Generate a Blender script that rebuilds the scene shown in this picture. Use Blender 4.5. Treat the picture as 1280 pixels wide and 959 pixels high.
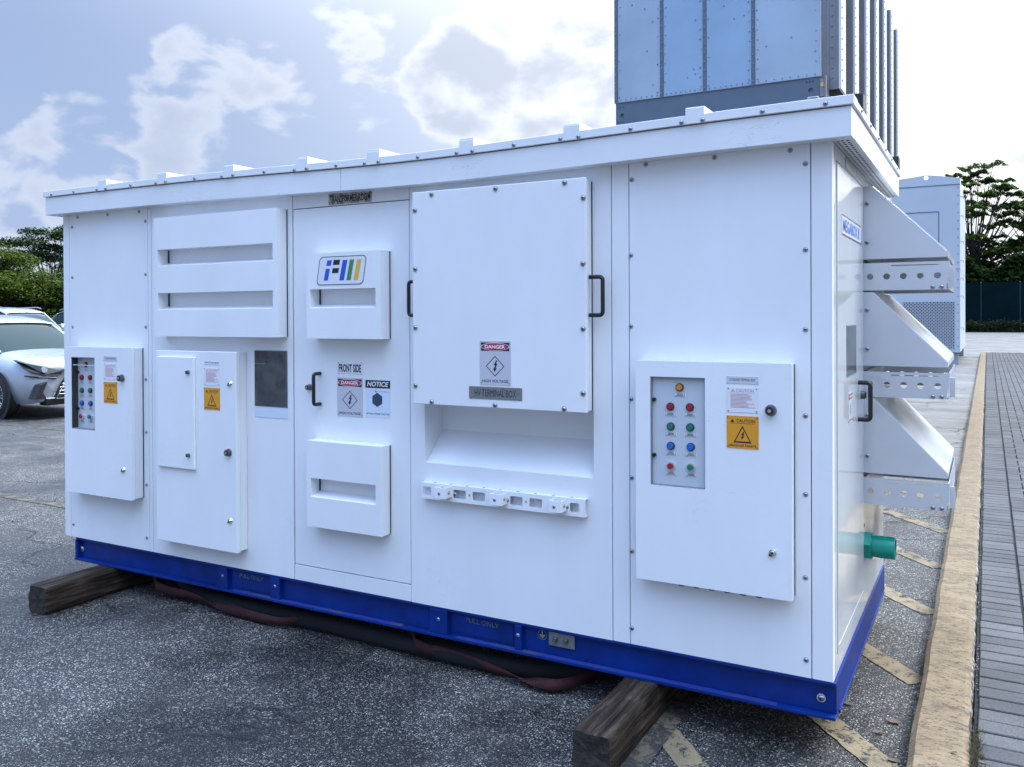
import bpy, bmesh, math, random
from mathutils import Vector, Matrix, noise
random.seed(7)
D = bpy.data
for o in list(D.objects): D.objects.remove(o)
S = bpy.context.scene
COL = S.collection
R = math.radians
PI = math.pi
G = 0.05            # height of the asphalt
PV = 0.14           # height of the pavement

# ------------------------------------------------------------------ camera
yaw, pitch, roll = 0.506, -0.0063, -0.0044
cd = D.cameras.new('camera'); cam = D.objects.new('camera', cd); COL.objects.link(cam)
F = Vector((-math.sin(yaw)*math.cos(pitch), math.cos(yaw)*math.cos(pitch), math.sin(pitch)))
Rt = Vector((math.cos(yaw), math.sin(yaw), 0)); Up = Rt.cross(F)
R2 = Rt*math.cos(roll)+Up*math.sin(roll); U2 = -Rt*math.sin(roll)+Up*math.cos(roll)
m = Matrix((R2, U2, -F)).transposed().to_4x4(); m.translation = Vector((0.483, -3.2305, 1.65))
cam.matrix_world = m
cd.sensor_width = 36; cd.lens = 1072.68/1280*36
cd.shift_y = -(479.5-401.9)/1280
cd.clip_start = 0.05; cd.clip_end = 3000
S.camera = cam

# ------------------------------------------------------------------ light
SUN_EL, SUN_AZ = R(49), R(36)       # azimuth: from +y towards +x
W = D.worlds.new('World'); S.world = W; W.use_nodes = True
S.view_settings.view_transform = 'Standard'; S.view_settings.look = 'None'
S.view_settings.gamma = 1; S.view_settings.exposure = 0.56
sd = D.lights.new('sun', 'SUN'); sd.energy = 2.7; sd.angle = R(20); sd.color = (1, .965, .90)
sun = D.objects.new('sun', sd); COL.objects.link(sun)
sv = Vector((math.sin(SUN_AZ)*math.cos(SUN_EL), math.cos(SUN_AZ)*math.cos(SUN_EL), math.sin(SUN_EL)))
sun.rotation_euler = (-sv).to_track_quat('-Z', 'Y').to_euler(); sun.location = (0, 0, 30)

def world():
    nt = W.node_tree; N = nt.nodes; L = nt.links; N.clear()
    def n(t, **k):
        x = N.new(t)
        for a, b in k.items(): setattr(x, a, b)
        return x
    out = n('ShaderNodeOutputWorld'); bg = n('ShaderNodeBackground'); bg.inputs[1].default_value = 0.1
    sky = n('ShaderNodeTexSky', sky_type='NISHITA'); sky.sun_disc = False
    sky.sun_elevation = SUN_EL; sky.sun_rotation = SUN_AZ; sky.air_density = 1; sky.dust_density = 1.5; sky.ozone_density = 1.6
    tc = n('ShaderNodeTexCoord')
    def math_(op, a, b=None, clamp=False):
        x = n('ShaderNodeMath', operation=op); x.use_clamp = clamp
        for i, v in enumerate((a, b)):
            if v is None: continue
            if isinstance(v, (int, float)): x.inputs[i].default_value = v
            else: L.new(v, x.inputs[i])
        return x.outputs[0]
    def mapr(v, a, b, c=0., d=1., smooth=True):
        x = n('ShaderNodeMapRange'); x.interpolation_type = 'SMOOTHSTEP' if smooth else 'LINEAR'
        x.inputs[1].default_value = a; x.inputs[2].default_value = b; x.inputs[3].default_value = c; x.inputs[4].default_value = d
        L.new(v, x.inputs[0]); return x.outputs[0]
    def mixc(f, a, b):
        x = n('ShaderNodeMix', data_type='RGBA')
        if isinstance(f, (int, float)): x.inputs[0].default_value = f
        else: L.new(f, x.inputs[0])
        for i, v in ((6, a), (7, b)):
            if isinstance(v, tuple): x.inputs[i].default_value = (*v, 1)
            else: L.new(v, x.inputs[i])
        return x.outputs[2]
    d = tc.outputs['Generated']
    # clouds: a billowy noise on the direction, flattened vertically
    mp = n('ShaderNodeMapping'); mp.inputs['Scale'].default_value = (1, 1, 1.7); mp.inputs['Location'].default_value = (.31, .17, .4)
    L.new(d, mp.inputs[0])
    big = n('ShaderNodeTexNoise'); big.inputs['Scale'].default_value = 3.1; big.inputs['Detail'].default_value = 2.0
    L.new(mp.outputs[0], big.inputs['Vector'])
    fine = n('ShaderNodeTexNoise'); fine.inputs['Scale'].default_value = 12; fine.inputs['Detail'].default_value = 12; fine.inputs['Roughness'].default_value = .52
    fine.inputs['Distortion'].default_value = .25
    L.new(mp.outputs[0], fine.inputs['Vector'])
    blob = None
    for (dx, dy, dz, r, w) in CLOUDS:
        dp = n('ShaderNodeVectorMath', operation='DOT_PRODUCT'); L.new(d, dp.inputs[0]); dp.inputs[1].default_value = (dx, dy, dz)
        v = mapr(dp.outputs['Value'], math.cos(r), 1.0, 0, w)
        blob = v if blob is None else math_('MAXIMUM', blob, v)
    t = math_('ADD', math_('MULTIPLY', big.outputs['Fac'], .55), math_('MULTIPLY', fine.outputs['Fac'], 1.15))
    t = math_('ADD', t, blob)
    mask = mapr(t, 1.03, 1.18)
    core = mapr(t, 1.09, 1.40)
    # glow towards the sun, and the pale band above the horizon
    sp = n('ShaderNodeVectorMath', operation='DOT_PRODUCT'); L.new(d, sp.inputs[0]); sp.inputs[1].default_value = tuple(sv)
    glow = mapr(sp.outputs['Value'], .12, .78)
    sx = n('ShaderNodeSeparateXYZ'); L.new(d, sx.inputs[0])
    low = mapr(sx.outputs['Z'], .0, .3, 1, 0)
    veil = math_('MAXIMUM', math_('MULTIPLY', low, .75), math_('MULTIPLY', glow, 1.0))
    veil = math_('ADD', math_('MULTIPLY', veil, .25), .70)
    hz = mixc(glow, (2.85, 3.65, 5.65), (9.4, 9.6, 10.0))
    rise = mapr(sx.outputs['Z'], .28, .8, 1.0, 3.8)
    base = mixc(veil, sky.outputs[0], hz)
    cl_edge = mixc(glow, (4.8, 5.3, 6.4), (10.2, 10.2, 10.4))
    cl_core = mixc(glow, (3.8, 4.4, 5.6), (5.1, 5.5, 6.3))
    ccol = mixc(core, cl_edge, cl_core)
    m2 = math_('MULTIPLY', mask, .85)
    col = mixc(m2, base, ccol)
    tint = mixc(mapr(sx.outputs['Z'], .3, .9), (1., 1., 1.), (.82, 1.02, 1.27)); tm = n('ShaderNodeVectorMath', operation='MULTIPLY'); L.new(col, tm.inputs[0]); L.new(tint, tm.inputs[1]); col = tm.outputs[0]
    sc_ = n('ShaderNodeVectorMath', operation='SCALE'); L.new(col, sc_.inputs[0]); L.new(rise, sc_.inputs['Scale']); col = sc_.outputs[0]
    L.new(col, bg.inputs[0]); L.new(bg.outputs[0], out.inputs[0])
# cloud banks: unit direction, angular radius, weight
CLOUDS = []
def cloud(u, v, r, w):
    p = F + R2*(u-640)/1072.68 - U2*(v-401.9)/1072.68; p.normalize()
    CLOUDS.append((p.x, p.y, p.z, R(r), w))
for c in ((265,105,5.5,.30),(335,125,5,.30),(220,95,3.5,.2),(575,110,5.5,.46),(490,120,4.5,.22),(450,20,4.5,.25),(15,255,6,.26),(110,240,4,.2),(215,205,3,.24),
          (735,70,6.5,.36),(700,150,7,.3),(640,20,5,.16),(1230,170,8,.34),(1150,215,9,.3),(1180,60,9,.22),(880,60,9,.25),(60,60,14,-.3),(120,140,10,-.3),(350,190,7,-.2),(640,60,4,-.12),(300,20,8,-.15)):
    cloud(*c)
world()

# ------------------------------------------------------------------ materials
def mat(name, col, rough=.5, metal=0, var=0, vscale=4, bump=0, bscale=60, spec=.5, coat=0, emit=None, col2=None, thr=None, stretch=None, rvar=0):
    m = D.materials.new(name); m.use_nodes = True; nt = m.node_tree; N = nt.nodes; L = nt.links
    b = N['Principled BSDF']; b.inputs['Base Color'].default_value = (*col, 1); b.inputs['Roughness'].default_value = rough
    b.inputs['Metallic'].default_value = metal; b.inputs['Specular IOR Level'].default_value = spec; b.inputs['Coat Weight'].default_value = coat
    tc = N.new('ShaderNodeTexCoord'); vec = tc.outputs['Object']
    if stretch:
        mp = N.new('ShaderNodeMapping'); mp.inputs['Scale'].default_value = stretch; L.new(vec, mp.inputs[0]); vec = mp.outputs[0]
    if var or col2 or rvar:
        nz = N.new('ShaderNodeTexNoise'); nz.inputs['Scale'].default_value = vscale; nz.inputs['Detail'].default_value = 8; nz.inputs['Roughness'].default_value = .6
        L.new(vec, nz.inputs['Vector'])
        if var or col2:
            cr = N.new('ShaderNodeValToRGB'); L.new(nz.outputs[0], cr.inputs[0])
            a, c = (thr or (.35, .65))
            cr.color_ramp.elements[0].position = a; cr.color_ramp.elements[1].position = c
            c2 = col2 or tuple(x*(1-var) for x in col)
            cr.color_ramp.elements[0].color = (*c2, 1); cr.color_ramp.elements[1].color = (*col, 1)
            L.new(cr.outputs[0], b.inputs['Base Color'])
        if rvar:
            mr = N.new('ShaderNodeMapRange'); mr.inputs[1].default_value = .3; mr.inputs[2].default_value = .7
            mr.inputs[3].default_value = max(.02, rough-rvar); mr.inputs[4].default_value = rough+rvar
            L.new(nz.outputs[0], mr.inputs[0]); L.new(mr.outputs[0], b.inputs['Roughness'])
    if bump:
        nb = N.new('ShaderNodeTexNoise'); nb.inputs['Scale'].default_value = bscale; nb.inputs['Detail'].default_value = 6
        L.new(vec, nb.inputs['Vector'])
        bp = N.new('ShaderNodeBump'); bp.inputs['Strength'].default_value = bump; bp.inputs['Distance'].default_value = .01
        L.new(nb.outputs[0], bp.inputs['Height']); L.new(bp.outputs[0], b.inputs['Normal'])
    if emit:
        b.inputs['Emission Color'].default_value = (*col, 1); b.inputs['Emission Strength'].default_value = emit
    return m

def paint(name, col, rough, dirt=.35, coat=0.):
    """powder coat with faint waviness, scuffs and grime"""
    m = D.materials.new(name); m.use_nodes = True; nt = m.node_tree; N = nt.nodes; L = nt.links
    b = N['Principled BSDF']; b.inputs['Roughness'].default_value = rough; b.inputs['Coat Weight'].default_value = coat; b.inputs['Coat Roughness'].default_value = .06
    tc = N.new('ShaderNodeTexCoord')
    n1 = N.new('ShaderNodeTexNoise'); n1.inputs['Scale'].default_value = 2.2; n1.inputs['Detail'].default_value = 10; n1.inputs['Roughness'].default_value = .65
    mp = N.new('ShaderNodeMapping'); mp.inputs['Scale'].default_value = (1, 1, .35); L.new(tc.outputs['Object'], mp.inputs[0]); L.new(mp.outputs[0], n1.inputs['Vector'])
    r1 = N.new('ShaderNodeValToRGB'); r1.color_ramp.elements[0].position = .3; r1.color_ramp.elements[1].position = .62
    r1.color_ramp.elements[0].color = (*[c*.93 for c in col], 1); r1.color_ramp.elements[1].color = (*col, 1)
    L.new(n1.outputs[0], r1.inputs[0])
    # scuffs: thin stretched noise ridges, masked
    n2 = N.new('ShaderNodeTexNoise'); n2.inputs['Scale'].default_value = 7; n2.inputs['Detail'].default_value = 3; n2.inputs['Distortion'].default_value = 1.4
    mp2 = N.new('ShaderNodeMapping'); mp2.inputs['Scale'].default_value = (1, 1, 3.2); mp2.inputs['Rotation'].default_value = (0, .5, 0)
    L.new(tc.outputs['Object'], mp2.inputs[0]); L.new(mp2.outputs[0], n2.inputs['Vector'])
    a = N.new('ShaderNodeMath'); a.operation = 'SUBTRACT'; a.inputs[1].default_value = .5; L.new(n2.outputs[0], a.inputs[0])
    a2 = N.new('ShaderNodeMath'); a2.operation = 'ABSOLUTE'; L.new(a.outputs[0], a2.inputs[0])
    a3 = N.new('ShaderNodeMapRange'); a3.inputs[1].default_value = 0; a3.inputs[2].default_value = .006; a3.inputs[3].default_value = 1; a3.inputs[4].default_value = 0; L.new(a2.outputs[0], a3.inputs[0])
    n3 = N.new('ShaderNodeTexNoise'); n3.inputs['Scale'].default_value = 3.3; n3.inputs['Detail'].default_value = 4; L.new(tc.outputs['Object'], n3.inputs['Vector'])
    a4 = N.new('ShaderNodeMapRange'); a4.inputs[1].default_value = .55; a4.inputs[2].default_value = .68; L.new(n3.outputs[0], a4.inputs[0])
    a5 = N.new('ShaderNodeMath'); a5.operation = 'MULTIPLY'; L.new(a3.outputs[0], a5.inputs[0]); L.new(a4.outputs[0], a5.inputs[1])
    a6 = N.new('ShaderNodeMath'); a6.operation = 'MULTIPLY'; a6.inputs[1].default_value = dirt; L.new(a5.outputs[0], a6.inputs[0])
    mx = N.new('ShaderNodeMix'); mx.data_type = 'RGBA'; L.new(a6.outputs[0], mx.inputs[0]); L.new(r1.outputs[0], mx.inputs[6]); mx.inputs[7].default_value = (.42, .38, .33, 1)
    L.new(mx.outputs[2], b.inputs['Base Color'])
    nb = N.new('ShaderNodeTexNoise'); nb.inputs['Scale'].default_value = 2.6; nb.inputs['Detail'].default_value = 1; L.new(tc.outputs['Object'], nb.inputs['Vector'])
    bp = N.new('ShaderNodeBump'); bp.inputs['Strength'].default_value = .12; bp.inputs['Distance'].default_value = .02
    L.new(nb.outputs[0], bp.inputs['Height']); L.new(bp.outputs[0], b.inputs['Normal'])
    return m

def asphalt():
    m = D.materials.new('asphalt'); m.use_nodes = True; nt = m.node_tree; N = nt.nodes; L = nt.links
    b = N['Principled BSDF']; tc = N.new('ShaderNodeTexCoord'); V = tc.outputs['Object']
    def nz(s, d=6, r=.6, dist=0, vec=V):
        x = N.new('ShaderNodeTexNoise'); x.inputs['Scale'].default_value = s; x.inputs['Detail'].default_value = d; x.inputs['Roughness'].default_value = r
        x.inputs['Distortion'].default_value = dist; L.new(vec, x.inputs['Vector']); return x.outputs[0]
    def mr(v, a, b_, c=0, d=1):
        x = N.new('ShaderNodeMapRange'); x.inputs[1].default_value = a; x.inputs[2].default_value = b_; x.inputs[3].default_value = c; x.inputs[4].default_value = d; L.new(v, x.inputs[0]); return x.outputs[0]
    def mul(a, c, op='MULTIPLY'):
        x = N.new('ShaderNodeMath'); x.operation = op
        for i, v in enumerate((a, c)):
            if isinstance(v, (int, float)): x.inputs[i].default_value = v
            else: L.new(v, x.inputs[i])
        return x.outputs[0]
    def mixc(f, a, c):
        x = N.new('ShaderNodeMix'); x.data_type = 'RGBA'
        if isinstance(f, (int, float)): x.inputs[0].default_value = f
        else: L.new(f, x.inputs[0])
        for i, v in ((6, a), (7, c)):
            if isinstance(v, tuple): x.inputs[i].default_value = (*v, 1)
            else: L.new(v, x.inputs[i])
        return x.outputs[2]
    # aggregate: three sizes of chips, each cell light or dark
    def chips(s, lo):
        v = N.new('ShaderNodeTexVoronoi'); v.inputs['Scale'].default_value = s; v.inputs['Randomness'].default_value = 1
        L.new(V, v.inputs['Vector'])
        sep = N.new('ShaderNodeSeparateColor'); L.new(v.outputs['Color'], sep.inputs[0])
        pick = mr(sep.outputs[0], lo, lo+.08)
        near = mr(v.outputs['Distance'], .46, .3)
        return mul(pick, near), v.outputs['Distance'], sep.outputs[1]
    c1, d1, r1 = chips(88, .55); c2, d2, r2 = chips(200, .45)
    patch = mr(nz(.75, 9, .66, .5), .42, .58)          # worn / tarred areas
    patch2 = mr(nz(2.3, 6, .6), .35, .65)
    binder = mixc(patch, (.005, .0048, .005), (.036, .034, .033))
    light = mixc(r1, (.15, .142, .13), (.52, .50, .45))
    amt = mul(mr(mul(patch, patch2, 'ADD'), .1, 1.7, .22, 1.0), 1.0)
    both = mul(c1, c2, 'MAXIMUM')
    col = mixc(mul(both, amt), binder, light)
    # far away the grains average out to a paler grey
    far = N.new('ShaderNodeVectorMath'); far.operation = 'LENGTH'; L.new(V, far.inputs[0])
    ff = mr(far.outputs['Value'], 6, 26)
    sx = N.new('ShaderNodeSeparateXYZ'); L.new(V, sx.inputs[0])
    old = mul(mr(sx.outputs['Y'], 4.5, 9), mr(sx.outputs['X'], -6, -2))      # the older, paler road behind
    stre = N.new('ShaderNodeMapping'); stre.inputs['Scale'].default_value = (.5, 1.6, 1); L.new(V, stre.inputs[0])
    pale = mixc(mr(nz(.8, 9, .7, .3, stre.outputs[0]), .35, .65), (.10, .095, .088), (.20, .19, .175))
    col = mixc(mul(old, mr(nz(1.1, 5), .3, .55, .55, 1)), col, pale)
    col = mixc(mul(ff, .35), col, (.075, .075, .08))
    # cracks
    vc = N.new('ShaderNodeTexVoronoi'); vc.feature = 'DISTANCE_TO_EDGE'; vc.inputs['Scale'].default_value = .75
    wob = N.new('ShaderNodeTexNoise'); wob.inputs['Scale'].default_value = 3; wob.inputs['Detail'].default_value = 8; L.new(V, wob.inputs['Vector'])
    va = N.new('ShaderNodeVectorMath'); va.operation = 'MULTIPLY_ADD'; L.new(wob.outputs['Color'], va.inputs[0]); va.inputs[1].default_value = (.7, .7, 0); L.new(V, va.inputs[2])
    L.new(va.outputs[0], vc.inputs['Vector'])
    ck = mul(mr(vc.outputs['Distance'], .0, .013, 1, 0), mr(nz(.9, 3, .5), .43, .52))
    col = mixc(mul(ck, .85), col, (.006, .006, .007))
    L.new(col, b.inputs['Base Color'])
    rough = mr(patch, 0, 1, .5, .85); L.new(rough, b.inputs['Roughness'])
    b.inputs['Specular IOR Level'].default_value = .4
    h = mul(mul(mr(d1, 0, .5, 1, 0), .7), mul(mr(d2, 0, .5, 1, 0), .4), 'ADD')
    h = mul(h, mul(ck, -2.5), 'ADD')
    bp = N.new('ShaderNodeBump'); bp.inputs['Strength'].default_value = .8; bp.inputs['Distance'].default_value = .006
    L.new(h, bp.inputs['Height']); L.new(bp.outputs[0], b.inputs['Normal'])
    return m

def worn_paint(name, col, under, amt=.5, scale=9, stretch=None):
    """road paint worn through to the asphalt"""
    m = D.materials.new(name); m.use_nodes = True; nt = m.node_tree; N = nt.nodes; L = nt.links
    b = N['Principled BSDF']; b.inputs['Roughness'].default_value = .8; b.inputs['Specular IOR Level'].default_value = .25
    tc = N.new('ShaderNodeTexCoord'); V = tc.outputs['Object']
    if stretch:
        mp = N.new('ShaderNodeMapping'); mp.inputs['Scale'].default_value = stretch; L.new(V, mp.inputs[0]); V = mp.outputs[0]
    def nz(s, d, r, dist=0):
        x = N.new('ShaderNodeTexNoise'); x.inputs['Scale'].default_value = s; x.inputs['Detail'].default_value = d; x.inputs['Roughness'].default_value = r
        x.inputs['Distortion'].default_value = dist; L.new(V, x.inputs['Vector']); return x.outputs[0]
    a = nz(scale, 12, .75, .5); c = nz(120, 4, .7)
    ad = N.new('ShaderNodeMath'); ad.operation = 'MULTIPLY_ADD'; L.new(c, ad.inputs[0]); ad.inputs[1].default_value = .35; L.new(a, ad.inputs[2])
    r = N.new('ShaderNodeMapRange'); r.inputs[1].default_value = amt+.13; r.inputs[2].default_value = amt+.19; L.new(ad.outputs[0], r.inputs[0])
    v2 = N.new('ShaderNodeValToRGB'); L.new(nz(5, 8, .65), v2.inputs[0]); v2.color_ramp.elements[0].position = .3; v2.color_ramp.elements[1].position = .7
    v2.color_ramp.elements[0].color = (*[x*.6 for x in col], 1); v2.color_ramp.elements[1].color = (*col, 1)
    mx = N.new('ShaderNodeMix'); mx.data_type = 'RGBA'; L.new(r.outputs[0], mx.inputs[0]); mx.inputs[6].default_value = (*under, 1); L.new(v2.outputs[0], mx.inputs[7])
    cout = mx.outputs[2]
    if stretch:      # scratches and hairline cracks
        for sc_, w_, lo_ in ((6, .016, .42), (14, .03, .47), (30, .045, .48)):
            q = N.new('ShaderNodeTexNoise'); q.inputs['Scale'].default_value = sc_; q.inputs['Detail'].default_value = 3; q.inputs['Distortion'].default_value = 1.2; L.new(V, q.inputs['Vector'])
            q1 = N.new('ShaderNodeMath'); q1.operation = 'SUBTRACT'; q1.inputs[1].default_value = .5; L.new(q.outputs[0], q1.inputs[0])
            q2 = N.new('ShaderNodeMath'); q2.operation = 'ABSOLUTE'; L.new(q1.outputs[0], q2.inputs[0])
            q3 = N.new('ShaderNodeMapRange'); q3.inputs[2].default_value = w_; q3.inputs[3].default_value = 1; q3.inputs[4].default_value = 0; L.new(q2.outputs[0], q3.inputs[0])
            q4 = N.new('ShaderNodeMapRange'); q4.inputs[1].default_value = lo_; q4.inputs[2].default_value = lo_+.06; L.new(nz(sc_*.6, 4, .6), q4.inputs[0])
            q5 = N.new('ShaderNodeMath'); q5.operation = 'MULTIPLY'; L.new(q3.outputs[0], q5.inputs[0]); L.new(q4.outputs[0], q5.inputs[1])
            q6 = N.new('ShaderNodeMath'); q6.operation = 'MULTIPLY'; q6.inputs[1].default_value = .95; L.new(q5.outputs[0], q6.inputs[0])
            m3 = N.new('ShaderNodeMix'); m3.data_type = 'RGBA'; L.new(q6.outputs[0], m3.inputs[0]); L.new(cout, m3.inputs[6]); m3.inputs[7].default_value = (.05, .04, .03, 1); cout = m3.outputs[2]
    L.new(cout, b.inputs['Base Color'])
    bp = N.new('ShaderNodeBump'); bp.inputs['Strength'].default_value = .5; bp.inputs['Distance'].default_value = .004
    L.new(ad.outputs[0], bp.inputs['Height']); L.new(bp.outputs[0], b.inputs['Normal'])
    return m

def wood():
    m = D.materials.new('weathered_timber'); m.use_nodes = True; nt = m.node_tree; N = nt.nodes; L = nt.links
    b = N['Principled BSDF']; b.inputs['Roughness'].default_value = .85; b.inputs['Specular IOR Level'].default_value = .2
    tc = N.new('ShaderNodeTexCoord'); mp = N.new('ShaderNodeMapping'); mp.inputs['Scale'].default_value = (34, 2.4, 34); L.new(tc.outputs['Object'], mp.inputs[0])
    a = N.new('ShaderNodeTexNoise'); a.inputs['Scale'].default_value = 1.6; a.inputs['Detail'].default_value = 9; a.inputs['Roughness'].default_value = .65; a.inputs['Distortion'].default_value = .5; L.new(mp.outputs[0], a.inputs['Vector'])
    c = N.new('ShaderNodeValToRGB'); L.new(a.outputs[0], c.inputs[0]); e = c.color_ramp.elements
    e[0].position = .33; e[0].color = (.007, .005, .004, 1); e[1].position = .75; e[1].color = (.15, .11, .075, 1)
    x = e.new(.5); x.color = (.045, .031, .022, 1)
    k = N.new('ShaderNodeTexNoise'); k.inputs['Scale'].default_value = 5; k.inputs['Detail'].default_value = 6; L.new(tc.outputs['Object'], k.inputs['Vector'])
    mx = N.new('ShaderNodeMix'); mx.data_type = 'RGBA'; mx.blend_type = 'MULTIPLY'; mx.inputs[0].default_value = .8; L.new(c.outputs[0], mx.inputs[6])
    c2 = N.new('ShaderNodeValToRGB'); L.new(k.outputs[0], c2.inputs[0]); c2.color_ramp.elements[0].position = .35; c2.color_ramp.elements[1].position = .6
    c2.color_ramp.elements[0].color = (.35, .33, .32, 1); L.new(c2.outputs[0], mx.inputs[7]); L.new(mx.outputs[2], b.inputs['Base Color'])
    bp = N.new('ShaderNodeBump'); bp.inputs['Strength'].default_value = 1; bp.inputs['Distance'].default_value = .015; L.new(a.outputs[0], bp.inputs['Height']); L.new(bp.outputs[0], b.inputs['Normal'])
    return m

def per_object(name, c1, c2, rough=.8, bump=.4, bscale=90, speck=.25):
    """colour that differs a little from object to object (bricks)"""
    m = D.materials.new(name); m.use_nodes = True; nt = m.node_tree; N = nt.nodes; L = nt.links
    b = N['Principled BSDF']; b.inputs['Roughness'].default_value = rough; b.inputs['Specular IOR Level'].default_value = .3
    g = N.new('ShaderNodeNewGeometry'); wn = N.new('ShaderNodeTexWhiteNoise'); wn.noise_dimensions = '1D'
    oi = N.new('ShaderNodeObjectInfo'); ad = N.new('ShaderNodeMath'); L.new(oi.outputs['Random'], ad.inputs[0]); L.new(g.outputs['Random Per Island'], ad.inputs[1])
    L.new(ad.outputs[0], wn.inputs['W'])
    mx = N.new('ShaderNodeMix'); mx.data_type = 'RGBA'; L.new(wn.outputs['Value'], mx.inputs[0]); mx.inputs[6].default_value = (*c1, 1); mx.inputs[7].default_value = (*c2, 1)
    nz = N.new('ShaderNodeTexNoise'); nz.inputs['Scale'].default_value = 140; nz.inputs['Detail'].default_value = 3; L.new(g.outputs['Position'], nz.inputs['Vector'])
    n2 = N.new('ShaderNodeTexNoise'); n2.inputs['Scale'].default_value = 2.2; n2.inputs['Detail'].default_value = 7; L.new(g.outputs['Position'], n2.inputs['Vector'])
    r = N.new('ShaderNodeMapRange'); r.inputs[1].default_value = .3; r.inputs[2].default_value = .7; r.inputs[3].default_value = 1-speck; r.inputs[4].default_value = 1+speck; L.new(nz.outputs[0], r.inputs[0])
    r2 = N.new('ShaderNodeMapRange'); r2.inputs[1].default_value = .3; r2.inputs[2].default_value = .7; r2.inputs[3].default_value = .75; r2.inputs[4].default_value = 1.2; L.new(n2.outputs[0], r2.inputs[0])
    mm = N.new('ShaderNodeMath'); mm.operation = 'MULTIPLY'; L.new(r.outputs[0], mm.inputs[0]); L.new(r2.outputs[0], mm.inputs[1])
    sc = N.new('ShaderNodeVectorMath'); sc.operation = 'SCALE'; L.new(mx.outputs[2], sc.inputs[0]); L.new(mm.outputs[0], sc.inputs['Scale']); L.new(sc.outputs[0], b.inputs['Base Color'])
    bp = N.new('ShaderNodeBump'); bp.inputs['Strength'].default_value = bump; bp.inputs['Distance'].default_value = .004; L.new(nz.outputs[0], bp.inputs['Height']); L.new(bp.outputs[0], b.inputs['Normal'])
    return m

def leafmat(name, c1, c2):
    m = D.materials.new(name); m.use_nodes = True; nt = m.node_tree; N = nt.nodes; L = nt.links
    b = N['Principled BSDF']; b.inputs['Roughness'].default_value = .6; b.inputs['Specular IOR Level'].default_value = .12
    g = N.new('ShaderNodeNewGeometry'); mx = N.new('ShaderNodeMix'); mx.data_type = 'RGBA'
    L.new(g.outputs['Random Per Island'], mx.inputs[0]); mx.inputs[6].default_value = (*c1, 1); mx.inputs[7].default_value = (*c2, 1)
    L.new(mx.outputs[2], b.inputs['Base Color'])
    tr = N.new('ShaderNodeBsdfTranslucent'); L.new(mx.outputs[2], tr.inputs[0]); ms = N.new('ShaderNodeMixShader'); ms.inputs[0].default_value = .3
    L.new(b.outputs[0], ms.inputs[1]); L.new(tr.outputs[0], ms.inputs[2]); L.new(ms.outputs[0], N['Material Output'].inputs[0])
    return m

M = {}
M['white'] = paint('white_enamel', (.80, .81, .82), .28, .35)
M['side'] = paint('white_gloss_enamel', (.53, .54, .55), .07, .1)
M['roofw'] = paint('white_roof_paint', (.78, .79, .80), .38, .8)
M['hoodw'] = mat('white_satin_metal', (.60, .62, .65), .22, .25, var=.05, vscale=3, rvar=.06)
M['gap'] = mat('dark_gap', (.03, .032, .036), .7)
M['seal'] = mat('grey_seal', (.2, .21, .23), .6)
M['blue'] = mat('blue_frame_paint', (.0, .026, .20), .42, spec=.3, var=.35, vscale=7, bump=.1, bscale=30)
M['bluedirt'] = mat('mud_smear', (.06, .06, .06), .8, col2=(.003, .024, .20), vscale=9, thr=(.5, .72), stretch=(.5, 1, 1))
M['black'] = mat('black_plastic', (.008, .009, .011), .35)
M['rubber'] = mat('black_rubber', (.004, .006, .009), .85, var=.3, vscale=20)
M['redhose'] = mat('dusty_red_webbing', (.06, .012, .014), .85, var=.5, vscale=14, bump=.3, bscale=200)
M['steel'] = mat('screw_steel', (.42, .42, .43), .28, 1, var=.4, vscale=60)
M['washer'] = mat('pale_washer', (.42, .44, .47), .5)
M['darksteel'] = mat('lock_steel', (.14, .14, .145), .35, .9)
M['chrome'] = mat('chrome', (.75, .75, .76), .12, 1)
M['glass'] = mat('dark_window_glass', (.10, .105, .11), .06, .0, spec=.6, var=.75, vscale=7)  # blotchy tone paints vague reflections into the pane
M['glass2'] = mat('cabinet_inner_plate', (.52, .56, .6), .12, .0, spec=.6)
M['film'] = mat('pale_film', (.62, .70, .80), .3)
M['plate'] = mat('grey_label_plate', (.27, .28, .28), .4, .5, var=.25, vscale=40)
M['plate2'] = mat('pale_label_plate', (.56, .57, .6), .4)
M['dirtyplate'] = mat('grimy_plate', (.42, .41, .35), .7, col2=(.09, .08, .06), vscale=38, thr=(.40, .55))
M['swhite'] = mat('sign_white', (.72, .72, .75), .45)
M['sgrey'] = mat('sign_pale_grey', (.56, .57, .63), .4, .2)
M['sink'] = mat('sign_black', (.01, .01, .02), .5)
M['sred'] = mat('sign_red', (.42, .015, .05), .5)
M['sredt'] = mat('sign_faded_red', (.5, .18, .18), .5)
M['syel'] = mat('sign_amber', (.70, .30, .015), .45)
M['fade'] = mat('faded_yellow_stencil', (.13, .14, .03), .7, col2=(.01, .04, .18), vscale=60, thr=(.40, .55))
M['sblue'] = mat('logo_blue', (.01, .09, .5), .4)
M['sgreen'] = mat('logo_green', (.06, .22, .08), .4)
M['sgold'] = mat('logo_gold', (.72, .44, .05), .4)
M['navy'] = mat('sign_navy', (.03, .055, .10), .5)
M['bluetxt'] = mat('sign_blue', (.04, .16, .55), .4)
M['bred'] = mat('button_red', (.35, .008, .03), .3)
M['bgreen'] = mat('button_green', (.005, .17, .10), .3)
M['bblue'] = mat('button_blue', (.01, .12, .55), .3)
M['bamber'] = mat('button_amber', (.6, .2, .01), .3)
M['ring'] = mat('button_bezel', (.05, .055, .06), .3, .3)
M['pipe'] = mat('green_pipe', (.0, .27, .19), .32, var=.15, vscale=20)
M['asphalt'] = asphalt()
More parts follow.
